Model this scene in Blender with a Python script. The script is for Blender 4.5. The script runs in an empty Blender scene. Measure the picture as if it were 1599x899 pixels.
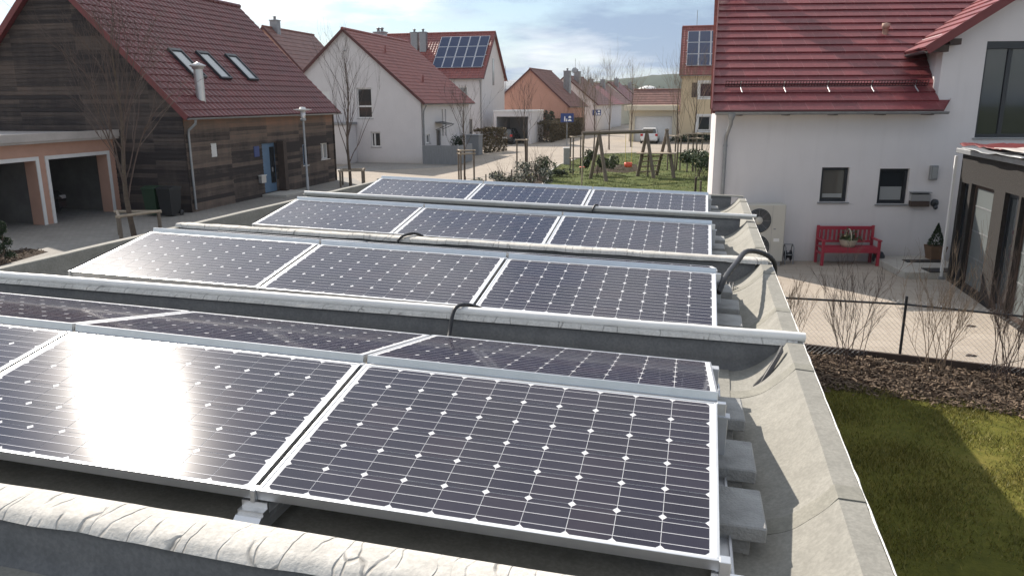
import bpy, bmesh, math, random
from mathutils import Vector, Matrix, noise
S = bpy.context.scene
C = S.collection
rnd = random.Random(7)
R = math.radians
COS, SIN = math.cos, math.sin
# ------------------------------------------------------------------ camera frame and the place's two frames
FPX, CX, CY, CAMZ = 1192.79, 799.5, 449.5, 4.0
def axes(yaw, pitch, roll):
    cy, sy, cp, sp = COS(yaw), SIN(yaw), COS(pitch), SIN(pitch)
    F = Vector((-sy*cp, cy*cp, -sp)); r = Vector((cy, sy, 0)); d = F.cross(r)
    cr, sr = COS(roll), SIN(roll)
    return Matrix((r*cr + d*sr, -r*sr + d*cr, F))
WR = axes(0, .2387, .0044)                 # world -> camera (right, down, forward)
RR = axes(.2258, .2387, -.0274)            # garage-roof frame -> camera
RC = Vector((-.1858, -2.272, 1.4097))      # camera in the roof frame
CAM = Vector((0, 0, CAMZ))
M3 = WR.transposed() @ RR
ROOF = Matrix.Translation(CAM) @ M3.to_4x4() @ Matrix.Translation(-RC)   # roof frame -> world
AX = -.2258                                 # heading of the housing estate's grid
def G(px, py, z=0.0):
    d = WR.transposed() @ Vector(((px-CX)/FPX, (py-CY)/FPX, 1))
    return CAM + d*((z-CAMZ)/d.z)
def YP(px, py, y):
    d = WR.transposed() @ Vector(((px-CX)/FPX, (py-CY)/FPX, 1))
    return CAM + d*(y/d.y)
# ------------------------------------------------------------------ materials
def nt_mat(name):
    m = bpy.data.materials.new(name); m.use_nodes = True
    nt = m.node_tree; b = nt.nodes['Principled BSDF']
    return m, nt, b
def mat(name, col, rough=.7, metal=0, spec=.5, var=.15, vscale=3.0, bump=0.0, bscale=40., col2=None, coat=0, stretch=None, detail=6):
    m, nt, b = nt_mat(name)
    N = nt.nodes.new; L = nt.links.new
    tc = N('ShaderNodeTexCoord'); mp = N('ShaderNodeMapping'); L(tc.outputs['Object'], mp.inputs['Vector'])
    if stretch: mp.inputs['Scale'].default_value = stretch
    nz = N('ShaderNodeTexNoise'); nz.inputs['Scale'].default_value = vscale; nz.inputs['Detail'].default_value = detail; nz.inputs['Roughness'].default_value = .65
    L(mp.outputs[0], nz.inputs['Vector'])
    rp = N('ShaderNodeValToRGB'); rp.color_ramp.elements[0].position = .3; rp.color_ramp.elements[1].position = .7
    c2 = col2 or tuple(c*(1+var) for c in col); c1 = col if col2 else tuple(c*(1-var) for c in col)
    rp.color_ramp.elements[0].color = (*c1, 1); rp.color_ramp.elements[1].color = (*c2, 1)
    L(nz.outputs['Fac'], rp.inputs['Fac']); L(rp.outputs['Color'], b.inputs['Base Color'])
    b.inputs['Roughness'].default_value = rough; b.inputs['Metallic'].default_value = metal
    b.inputs['Specular IOR Level'].default_value = spec; b.inputs['Coat Weight'].default_value = coat
    if bump:
        n2 = N('ShaderNodeTexNoise'); n2.inputs['Scale'].default_value = bscale; n2.inputs['Detail'].default_value = 4
        L(mp.outputs[0], n2.inputs['Vector'])
        bp = N('ShaderNodeBump'); bp.inputs['Strength'].default_value = bump; bp.inputs['Distance'].default_value = .02
        L(n2.outputs['Fac'], bp.inputs['Height']); L(bp.outputs[0], b.inputs['Normal'])
    m['_rp'] = 1
    return m
def mix_rgb(nt, fac, a, b_, blend='MIX'):
    n = nt.nodes.new('ShaderNodeMix'); n.data_type = 'RGBA'; n.blend_type = blend
    for s, v in ((n.inputs[0], fac), (n.inputs[6], a), (n.inputs[7], b_)):
        if isinstance(v, (tuple, list)): s.default_value = (*v, 1) if len(v) == 3 else v
        elif isinstance(v, (int, float)): s.default_value = v
        else: nt.links.new(v, s)
    return n.outputs[2]
def math_n(nt, op, a, b_=None, clamp=False):
    n = nt.nodes.new('ShaderNodeMath'); n.operation = op; n.use_clamp = clamp
    for s, v in zip(n.inputs, (a, b_)):
        if v is None: continue
        if isinstance(v, (int, float)): s.default_value = v
        else: nt.links.new(v, s)
    return n.outputs[0]
def ramp(nt, fac, stops):
    n = nt.nodes.new('ShaderNodeValToRGB'); e = n.color_ramp.elements
    while len(e) < len(stops): e.new(.5)
    for el, (p, c) in zip(e, stops):
        el.position = p; el.color = (c, c, c, 1) if isinstance(c, (int, float)) else (*c, 1)
    nt.links.new(fac, n.inputs['Fac']); return n.outputs['Color']
def tex_noise(nt, vec, scale, detail=5, rough=.6):
    n = nt.nodes.new('ShaderNodeTexNoise'); n.inputs['Scale'].default_value = scale
    n.inputs['Detail'].default_value = detail; n.inputs['Roughness'].default_value = rough
    nt.links.new(vec, n.inputs['Vector']); return n.outputs['Fac']
def mapping(nt, scale=(1, 1, 1), rot=(0, 0, 0), loc=(0, 0, 0), kind='Object'):
    tc = nt.nodes.new('ShaderNodeTexCoord'); mp = nt.nodes.new('ShaderNodeMapping')
    mp.inputs['Scale'].default_value = scale; mp.inputs['Rotation'].default_value = rot; mp.inputs['Location'].default_value = loc
    nt.links.new(tc.outputs[kind], mp.inputs['Vector']); return mp.outputs[0]
def add_bump(nt, b, h, strength=.5, dist=.02):
    bp = nt.nodes.new('ShaderNodeBump'); bp.inputs['Strength'].default_value = strength; bp.inputs['Distance'].default_value = dist
    nt.links.new(h, bp.inputs['Height']); nt.links.new(bp.outputs[0], b.inputs['Normal'])

def m_bitumen(name, c1, c2, crack=False):
    m, nt, b = nt_mat(name)
    v = mapping(nt)
    big = tex_noise(nt, v, 1.6, 6, .7); fine = tex_noise(nt, v, 60, 3, .6); mid = tex_noise(nt, v, 9, 5, .7)
    col = mix_rgb(nt, ramp(nt, big, [(.3, 0.), (.7, 1.)]), c1, c2)
    col = mix_rgb(nt, math_n(nt, 'MULTIPLY', ramp(nt, mid, [(.45, 0.), (.75, 1.)]), .45), col, tuple(c*.6 for c in c1))
    col = mix_rgb(nt, math_n(nt, 'MULTIPLY', ramp(nt, fine, [(.4, 1.), (.62, 0.)]), .3), col, tuple(c*.55 for c in c1))
    h = math_n(nt, 'ADD', math_n(nt, 'MULTIPLY', mid, .6), math_n(nt, 'MULTIPLY', fine, .35))
    if crack:
        vw = mapping(nt, scale=(1, .16, .16), rot=(0, 0, .5))
        ns = nt.nodes.new('ShaderNodeTexNoise'); ns.inputs['Scale'].default_value = 6; nt.links.new(v, ns.inputs['Vector'])
        vd = nt.nodes.new('ShaderNodeVectorMath'); vd.operation = 'MULTIPLY_ADD'
        nt.links.new(ns.outputs['Color'], vd.inputs[0]); vd.inputs[1].default_value = (.05, .05, .05); nt.links.new(vw, vd.inputs[2])
        vo = nt.nodes.new('ShaderNodeTexVoronoi'); vo.feature = 'DISTANCE_TO_EDGE'; vo.inputs['Scale'].default_value = 9
        nt.links.new(vd.outputs[0], vo.inputs['Vector'])
        cr = ramp(nt, vo.outputs['Distance'], [(0., 1.), (.035, 0.)])
        gate = ramp(nt, tex_noise(nt, v, 7, 3, .5), [(.42, .05), (.6, 1.)])
        crg = math_n(nt, 'MULTIPLY', cr, gate)
        col = mix_rgb(nt, math_n(nt, 'MULTIPLY', crg, .55), col, (.06, .055, .05))
        h = math_n(nt, 'SUBTRACT', h, math_n(nt, 'MULTIPLY', crg, 1.2))
    nt.links.new(col, b.inputs['Base Color']); b.inputs['Roughness'].default_value = .85; b.inputs['Specular IOR Level'].default_value = .3
    add_bump(nt, b, h, .55 if crack else .32, .012)
    return m
def m_tiles(name, c1, c2, tilew=.3, course=.34, rough=.45, joint=(.3, .2, .18), jamt=.4):
    m, nt, b = nt_mat(name)
    tc = nt.nodes.new('ShaderNodeTexCoord')
    br = nt.nodes.new('ShaderNodeTexBrick'); br.offset = .5; br.inputs['Scale'].default_value = 1
    br.inputs['Brick Width'].default_value = tilew; br.inputs['Row Height'].default_value = course
    br.inputs['Mortar Size'].default_value = .006; br.inputs['Mortar Smooth'].default_value = .3; br.inputs['Bias'].default_value = 0
    br.inputs['Color1'].default_value = (*c1, 1); br.inputs['Color2'].default_value = (*c2, 1); br.inputs['Mortar'].default_value = (*[(x+y)/2 for x, y in zip(c1, c2)], 1)
    nt.links.new(tc.outputs['Object'], br.inputs['Vector'])
    v = mapping(nt); n1 = tex_noise(nt, v, 1.1, 6, .7); n2 = tex_noise(nt, v, 14, 4, .6)
    col = mix_rgb(nt, math_n(nt, 'MULTIPLY', br.outputs['Fac'], jamt), br.outputs['Color'], joint)
    col = mix_rgb(nt, math_n(nt, 'MULTIPLY', ramp(nt, n1, [(.35, 0.), (.75, 1.)]), .5), col, tuple(x*.5 for x in c1))
    col = mix_rgb(nt, math_n(nt, 'MULTIPLY', ramp(nt, n2, [(.5, 0.), (.72, 1.)]), .3), col, tuple(min(1, x*1.5+.035) for x in c2))
    nt.links.new(col, b.inputs['Base Color']); b.inputs['Roughness'].default_value = rough
    add_bump(nt, b, n2, .2, .01)
    return m
def m_wood(name, c1, c2, c3, plank=.16, axis='z', red=True):
    """weathered boards: streaks along the board, stains running down from patches"""
    m, nt, b = nt_mat(name)
    v = mapping(nt, scale=(.5, .5, 9) if axis == 'z' else (9, 9, .5))
    g = tex_noise(nt, v, 2.2, 8, .7)
    v2 = mapping(nt, scale=(1.3, 1.3, .45)); st = tex_noise(nt, v2, 1.1, 6, .7)
    tc = nt.nodes.new('ShaderNodeTexCoord'); sp = nt.nodes.new('ShaderNodeSeparateXYZ'); nt.links.new(tc.outputs['Object'], sp.inputs[0])
    mr = ramp(nt, math_n(nt, 'MULTIPLY', sp.outputs['Z'], .1), [(.0, .10), (.25, .14), (.345, .62 if red else .16), (.39, .60 if red else .16), (.41, .14), (1., .16)])
    hz = math_n(nt, 'ADD', mr, math_n(nt, 'MULTIPLY', st, .55))
    fl = math_n(nt, 'FLOOR', math_n(nt, 'DIVIDE', sp.outputs['Z'], plank))
    wn = nt.nodes.new('ShaderNodeTexWhiteNoise'); wn.noise_dimensions = '2D'
    cb = nt.nodes.new('ShaderNodeCombineXYZ'); nt.links.new(fl, cb.inputs[0])
    nt.links.new(math_n(nt, 'FLOOR', math_n(nt, 'MULTIPLY', math_n(nt, 'ADD', sp.outputs['X'], sp.outputs['Y']), .35)), cb.inputs[1])
    nt.links.new(cb.outputs[0], wn.inputs['Vector'])
    f = math_n(nt, 'ADD', hz, math_n(nt, 'MULTIPLY', math_n(nt, 'SUBTRACT', wn.outputs['Value'], .5), .42))
    f = math_n(nt, 'ADD', f, math_n(nt, 'MULTIPLY', math_n(nt, 'SUBTRACT', g, .5), .5))
    n = nt.nodes.new('ShaderNodeValToRGB'); e = n.color_ramp.elements; e.new(.5)
    for el, (p, c) in zip(e, ((.30, c1), (.62, c2), (.98, c3))): el.position = p; el.color = (*c, 1)
    nt.links.new(f, n.inputs['Fac']); nt.links.new(n.outputs['Color'], b.inputs['Base Color'])
    b.inputs['Roughness'].default_value = .85; b.inputs['Specular IOR Level'].default_value = .25
    add_bump(nt, b, g, .35, .01)
    return m
def m_pavers(name, c1, c2, w=.24, h=.16, mortar=(.16, .14, .11)):
    m, nt, b = nt_mat(name)
    v = mapping(nt, rot=(0, 0, .2258))
    br = nt.nodes.new('ShaderNodeTexBrick'); br.inputs['Scale'].default_value = 1
    br.inputs['Brick Width'].default_value = w; br.inputs['Row Height'].default_value = h; br.inputs['Mortar Size'].default_value = .006
    br.inputs['Color1'].default_value = (*c1, 1); br.inputs['Color2'].default_value = (*c2, 1); br.inputs['Mortar'].default_value = (*mortar, 1)
    nt.links.new(v, br.inputs['Vector'])
    n1 = tex_noise(nt, v, .35, 8, .7); n2 = tex_noise(nt, v, 25, 3)
    col = mix_rgb(nt, math_n(nt, 'MULTIPLY', ramp(nt, n1, [(.38, 0.), (.7, 1.)]), .45), br.outputs['Color'], tuple(x*.6 for x in c1))
    col = mix_rgb(nt, math_n(nt, 'MULTIPLY', n2, .25), col, tuple(x*.6 for x in c1))
    nt.links.new(col, b.inputs['Base Color']); b.inputs['Roughness'].default_value = .85; b.inputs['Specular IOR Level'].default_value = .3
    add_bump(nt, b, br.outputs['Fac'], -.3, .006)
    return m
def m_ground(name, stops, s1=.6, s2=9, bump=.5):
    m, nt, b = nt_mat(name)
    v = mapping(nt)
    f = math_n(nt, 'ADD', math_n(nt, 'MULTIPLY', tex_noise(nt, v, s1, 6, .7), .6), math_n(nt, 'MULTIPLY', tex_noise(nt, v, s2, 5, .7), .4))
    col = ramp(nt, f, stops); nt.links.new(col, b.inputs['Base Color']); b.inputs['Roughness'].default_value = .95; b.inputs['Specular IOR Level'].default_value = .15
    add_bump(nt, b, tex_noise(nt, v, s2*4, 4), bump, .03)
    return m
def m_leaf(name, c1, c2, rough=.5, trans=0):
    m, nt, b = nt_mat(name)
    gi = nt.nodes.new('ShaderNodeNewGeometry')
    col = ramp(nt, gi.outputs['Random Per Island'], [(0., c1), (1., c2)])
    nt.links.new(col, b.inputs['Base Color']); b.inputs['Roughness'].default_value = rough; b.inputs['Specular IOR Level'].default_value = .35
    return m
def m_cell():
    m, nt, b = nt_mat('solar_cell')
    gi = nt.nodes.new('ShaderNodeNewGeometry'); oi = nt.nodes.new('ShaderNodeObjectInfo')
    w = nt.nodes.new('ShaderNodeTexWhiteNoise'); w.noise_dimensions = '2D'
    cb = nt.nodes.new('ShaderNodeCombineXYZ'); nt.links.new(gi.outputs['Random Per Island'], cb.inputs[0]); nt.links.new(oi.outputs['Random'], cb.inputs[1]); nt.links.new(cb.outputs[0], w.inputs['Vector'])
    col = ramp(nt, w.outputs['Value'], [(0., (.008, .007, .020)), (.5, (.011, .010, .027)), (1., (.017, .012, .026))])
    v = mapping(nt); wv = nt.nodes.new('ShaderNodeTexWave'); wv.bands_direction = 'X'; wv.inputs['Scale'].default_value = 62; nt.links.new(v, wv.inputs['Vector'])
    col = mix_rgb(nt, math_n(nt, 'MULTIPLY', wv.outputs['Fac'], .05), col, (.10, .10, .12))
    dust = tex_noise(nt, v, 5, 6, .7)
    col = mix_rgb(nt, math_n(nt, 'MULTIPLY', ramp(nt, dust, [(.42, 0.), (.75, 1.)]), .035), col, (.3, .28, .25))
    nt.links.new(col, b.inputs['Base Color'])
    return m, nt, b
def glassy(nt, b, r0=.055):
    """cells under prismatic solar glass: its texture holds back the grazing reflection and gives it a sharp and a soft lobe"""
    v = mapping(nt); d = tex_noise(nt, v, 6, 5, .7); N = nt.nodes.new; L = nt.links.new
    df = N('ShaderNodeBsdfDiffuse'); src = b.inputs['Base Color']
    if src.links: L(src.links[0].from_socket, df.inputs['Color'])
    else: df.inputs['Color'].default_value = src.default_value
    g1 = N('ShaderNodeBsdfGlossy'); g1.distribution = 'GGX'; L(math_n(nt, 'ADD', r0-.01, math_n(nt, 'MULTIPLY', d, .02)), g1.inputs['Roughness'])
    g2 = N('ShaderNodeBsdfGlossy'); g2.distribution = 'GGX'; g2.inputs['Roughness'].default_value = .15
    mg = N('ShaderNodeMixShader'); mg.inputs[0].default_value = .42; L(g1.outputs[0], mg.inputs[1]); L(g2.outputs[0], mg.inputs[2])
    fr = N('ShaderNodeFresnel'); fr.inputs['IOR'].default_value = 1.47
    mx = N('ShaderNodeMixShader'); L(math_n(nt, 'MINIMUM', fr.outputs[0], .235), mx.inputs[0]); L(df.outputs[0], mx.inputs[1]); L(mg.outputs[0], mx.inputs[2])
    L(mx.outputs[0], nt.nodes['Material Output'].inputs['Surface']); nt.nodes.remove(b)
MT = {}
m, nt, b = m_cell(); glassy(nt, b); MT['cell'] = m
m, nt, b = nt_mat('backsheet_under_glass'); b.inputs['Base Color'].default_value = (.74, .74, .75, 1); glassy(nt, b); MT['backsheet'] = m
m, nt, b = nt_mat('busbar_silver'); b.inputs['Base Color'].default_value = (.60, .60, .63, 1); glassy(nt, b); MT['busbar'] = m
MT['alu'] = mat('anodised_aluminium', (.72, .73, .74), .38, 1, var=.06, vscale=8)
MT['alu_dull'] = mat('dull_aluminium', (.55, .56, .58), .5, .8, var=.1, vscale=8)
MT['steel'] = mat('brushed_steel', (.55, .55, .55), .38, .65, var=.1, vscale=20, stretch=(1, 1, 8))
MT['zinc'] = mat('weathered_zinc', (.30, .31, .32), .5, .6, var=.15, vscale=5)
MT['bit'] = m_bitumen('grey_bitumen_sheet', (.245, .238, .21), (.325, .315, .28))
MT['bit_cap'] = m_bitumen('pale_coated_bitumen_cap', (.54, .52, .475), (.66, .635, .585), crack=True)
MT['bit_lap'] = m_bitumen('grey_bitumen_lap', (.22, .215, .185), (.29, .28, .24))
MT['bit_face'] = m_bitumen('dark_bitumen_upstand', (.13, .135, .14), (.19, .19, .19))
MT['white_pvc'] = mat('white_coated_capping', (.80, .79, .76), .45, var=.05, vscale=6)
MT['flake'] = mat('flaking_white_edge_strip', (.62, .61, .58), .8, col2=(.78, .77, .74), vscale=30, bump=.5)
MT['concrete'] = mat('ballast_concrete', (.30, .30, .29), .9, var=.2, vscale=7, bump=.4, bscale=90)
MT['rubber'] = mat('black_rubber_hose', (.02, .02, .022), .45, var=.2)
def m_render(name, c):
    m, nt, b = nt_mat(name)
    v = mapping(nt); vs = mapping(nt, scale=(2.2, 2.2, .16)); tc = nt.nodes.new('ShaderNodeTexCoord'); sp = nt.nodes.new('ShaderNodeSeparateXYZ'); nt.links.new(tc.outputs['Object'], sp.inputs[0])
    n1 = tex_noise(nt, v, .8, 6, .65); n2 = tex_noise(nt, vs, 2.0, 7, .7); n3 = tex_noise(nt, v, 3.5, 6, .7)
    col = mix_rgb(nt, ramp(nt, n1, [(.3, 0.), (.7, 1.)]), tuple(x*.95 for x in c), tuple(x*1.03 for x in c))
    col = mix_rgb(nt, math_n(nt, 'MULTIPLY', ramp(nt, n2, [(.52, 0.), (.78, 1.)]), .22), col, tuple(x*y for x, y in zip(c, (.68, .67, .66))))
    low = math_n(nt, 'SUBTRACT', math_n(nt, 'ADD', .42, math_n(nt, 'MULTIPLY', n3, .5)), math_n(nt, 'MULTIPLY', sp.outputs['Z'], 1.3), True)
    col = mix_rgb(nt, math_n(nt, 'MULTIPLY', low, .55), col, (.36, .33, .28))
    nt.links.new(col, b.inputs['Base Color']); b.inputs['Roughness'].default_value = .92; b.inputs['Specular IOR Level'].default_value = .2
    add_bump(nt, b, tex_noise(nt, v, 70, 4), .3, .01)
    return m
MT['white_render'] = m_render('white_lime_render', (.66, .63, .625))
MT['white_trim'] = mat('white_painted_trim', (.72, .71, .69), .6, var=.05)
MT['fascia'] = mat('greyed_fascia', (.44, .40, .37), .8, var=.12, vscale=2)
MT['peach'] = mat('peach_render', (.50, .30, .225), .9, spec=.2, var=.07, vscale=1.5, bump=.25, bscale=60)
MT['salmon'] = mat('salmon_render', (.47, .27, .21), .9, spec=.2, var=.06, vscale=.8)
MT['yellow'] = mat('cream_yellow_render', (.62, .50, .33), .9, spec=.2, var=.05, vscale=.9)
MT['cream'] = mat('cream_render', (.60, .54, .42), .9, spec=.2, var=.05, vscale=.9)
MT['garage_wall'] = mat('garage_render', (.45, .43, .4), .9, var=.08)
MT['greywall'] = mat('grey_privacy_boards', (.20, .21, .22), .7, var=.15, vscale=2, stretch=(6, 6, 1))
MT['anthracite'] = mat('anthracite_frame', (.018, .022, .028), .4, var=.1)
MT['black'] = mat('matt_black', (.012, .012, .013), .6, var=.2)
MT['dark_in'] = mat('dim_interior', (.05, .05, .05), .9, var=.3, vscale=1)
MT['barn'] = m_wood('weathered_board_siding', (.042, .034, .032), (.155, .118, .095), (.30, .17, .115))
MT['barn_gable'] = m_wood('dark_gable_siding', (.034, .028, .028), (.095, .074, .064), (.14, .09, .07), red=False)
MT['timber'] = mat('weathered_round_timber', (.16, .13, .10), .85, var=.3, vscale=4, stretch=(6, 6, 1), bump=.3)
MT['timber_pale'] = mat('pale_sawn_timber', (.34, .28, .21), .85, var=.2, vscale=4, bump=.3)
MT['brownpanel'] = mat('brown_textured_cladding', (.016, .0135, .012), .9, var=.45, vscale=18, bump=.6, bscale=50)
MT['darkwood'] = mat('dark_brown_wood', (.05, .032, .024), .7, var=.3, vscale=4)
MT['tile_barn'] = m_tiles('maroon_pantile', (.105, .019, .022), (.155, .028, .030), .3, .38, .4, jamt=0)
MT['tile_house'] = m_tiles('wine_red_flat_tile', (.145, .024, .031), (.225, .042, .047), .62, .37, .55, joint=(.40, .22, .2), jamt=.45)
MT['tile_red'] = m_tiles('brick_red_pantile', (.21, .050, .042), (.29, .075, .058), .3, .36, .5, jamt=0)
MT['tile_brown'] = m_tiles('brown_red_pantile', (.17, .075, .058), (.24, .11, .085), .3, .36, .6, jamt=0)
MT['verge'] = mat('maroon_verge_board', (.14, .022, .022), .45, var=.15)
MT['verge_dark'] = mat('dark_verge_board', (.085, .022, .020), .6, var=.15)
MT['guard'] = mat('dark_red_lacquered_grille', (.045, .008, .010), .5, var=.1)
MT['vent_pot'] = mat('faded_clay_vent', (.42, .28, .22), .8, var=.15)
MT['dim_wall'] = mat('shade_darkened_garage_wall', (.13, .125, .12), .9, var=.3, vscale=1)  # wall colour darkened to paint in the shade inside the bays
MT['slab'] = m_pavers('pale_patio_slabs', (.40, .345, .285), (.45, .39, .325), .6, .4, (.25, .21, .17))
MT['red_paint'] = mat('red_painted_wood', (.34, .028, .05), .45, var=.12, vscale=6)
MT['red_plastic'] = mat('red_orange_plastic', (.75, .10, .05), .4, var=.05)
MT['yellow_plastic'] = mat('yellow_rope', (.6, .5, .08), .5, var=.05)
MT['heat'] = mat('beige_enamel', (.48, .46, .41), .5, var=.04)
MT['blue_door'] = mat('faded_blue_door', (.10, .17, .26), .55, var=.15, vscale=3)
MT['sign_blue'] = mat('sign_blue', (.022, .05, .19), .4, var=.05)
MT['sign_white'] = mat('sign_white', (.8, .8, .8), .4, var=.02)
MT['basket'] = mat('pale_wicker', (.52, .46, .36), .8, var=.25, vscale=40, bump=.6, bscale=120)
MT['pot'] = mat('brown_clay_pot', (.16, .09, .05), .7, var=.2)
MT['paver'] = m_pavers('beige_concrete_pavers', (.35, .30, .245), (.41, .355, .295))
MT['paver_grey'] = m_pavers('grey_concrete_pavers', (.27, .255, .235), (.33, .31, .28))
MT['kerb'] = mat('kerb_concrete', (.42, .40, .36), .9, var=.12, vscale=3)
MT['lawn'] = m_ground('spring_lawn_soil', [(.32, (.058, .062, .011)), (.5, (.105, .105, .018)), (.68, (.185, .155, .04))])
MT['play'] = m_ground('green_lawn', [(.32, (.055, .072, .020)), (.5, (.085, .108, .028)), (.68, (.16, .14, .05))])
MT['field'] = m_ground('far_fields', [(.3, (.05, .07, .025)), (.5, (.10, .12, .045)), (.7, (.16, .14, .08))], .012, .3)
MT['mulch'] = m_ground('bark_mulch_soil', [(.3, (.022, .014, .010)), (.55, (.055, .036, .025)), (.72, (.11, .08, .055))], 2.5, 25, .9)
MT['chip'] = m_leaf('bark_chips', (.045, .028, .018), (.22, .16, .11), .9)
MT['hill'] = m_ground('wooded_hill', [(.3, (.030, .045, .030)), (.55, (.055, .072, .045)), (.7, (.085, .10, .05))], .006, .05)
MT['grass'] = m_leaf('grass_blades', (.075, .088, .012), (.26, .215, .05), .6)
MT['grass_green'] = m_leaf('green_grass_blades', (.055, .085, .016), (.15, .16, .045), .6)
MT['bark'] = mat('brown_bark', (.10, .075, .055), .9, var=.3, vscale=8, bump=.5)
MT['twig'] = mat('reddish_twigs', (.095, .066, .054), .85, var=.25, vscale=6)
MT['twig_pale'] = mat('pale_brown_twigs', (.20, .145, .10), .85, var=.25, vscale=6)
MT['evergreen'] = m_leaf('evergreen_leaves', (.025, .05, .018), (.075, .11, .035))
MT['darkgreen'] = m_leaf('dark_conifer_needles', (.012, .028, .012), (.035, .06, .022), .7)
MT['greyleaf'] = m_leaf('grey_green_leaves', (.06, .075, .05), (.17, .18, .14), .6)
MT['brownleaf'] = m_leaf('dry_brown_leaves', (.075, .058, .03), (.16, .12, .06), .8)
MT['flower'] = m_leaf('pale_blossoms', (.6, .55, .5), (.7, .62, .2), .7)
MT['car_dark'] = mat('dark_car_paint', (.012, .014, .02), .25, .3, coat=1, var=.05)
MT['car_white'] = mat('white_car_paint', (.75, .75, .74), .3, coat=1, var=.02)
MT['darkgreen_plastic'] = mat('dark_green_plastic', (.015,.04,.02), .5)
MT['tail'] = mat('red_lamp_glass', (.45, .01, .01), .2, var=.05)
MT['headlamp'] = mat('clear_lamp_glass', (.6, .6, .62), .15, .4, var=.05)
m, nt, b = nt_mat('dark_window_glass'); b.inputs['Base Color'].default_value = (.02, .024, .028, 1); b.inputs['Roughness'].default_value = .05; b.inputs['Specular IOR Level'].default_value = .8; MT['glass'] = m
m, nt, b = nt_mat('frosted_glass'); b.inputs['Base Color'].default_value = (.13, .145, .145, 1); b.inputs['Roughness'].default_value = .35; MT['frost'] = m
m, nt, b = nt_mat('curtained_glass'); b.inputs['Base Color'].default_value = (.30, .31, .31, 1); b.inputs['Roughness'].default_value = .12; b.inputs['Specular IOR Level'].default_value = .8; MT['curtain'] = m
m, nt, b = nt_mat('skylight_glass'); b.inputs['Base Color'].default_value = (.25, .27, .28, 1); b.inputs['Roughness'].default_value = .22; b.inputs['Specular IOR Level'].default_value = 1.; b.inputs['Metallic'].default_value = .6; MT['skyglass'] = m
m, nt, b = nt_mat('painted_grey_reflection_glass'); b.inputs['Base Color'].default_value = (.10, .095, .085, 1); b.inputs['Roughness'].default_value = .06; b.inputs['Specular IOR Level'].default_value = 1.; MT['glass_grey'] = m  # grey-brown base colour paints a reflection into the pane
m, nt, b = nt_mat('blue_solar_glass'); b.inputs['Base Color'].default_value = (.022, .035, .085, 1); b.inputs['Roughness'].default_value = .12; MT['farcell'] = m
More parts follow.
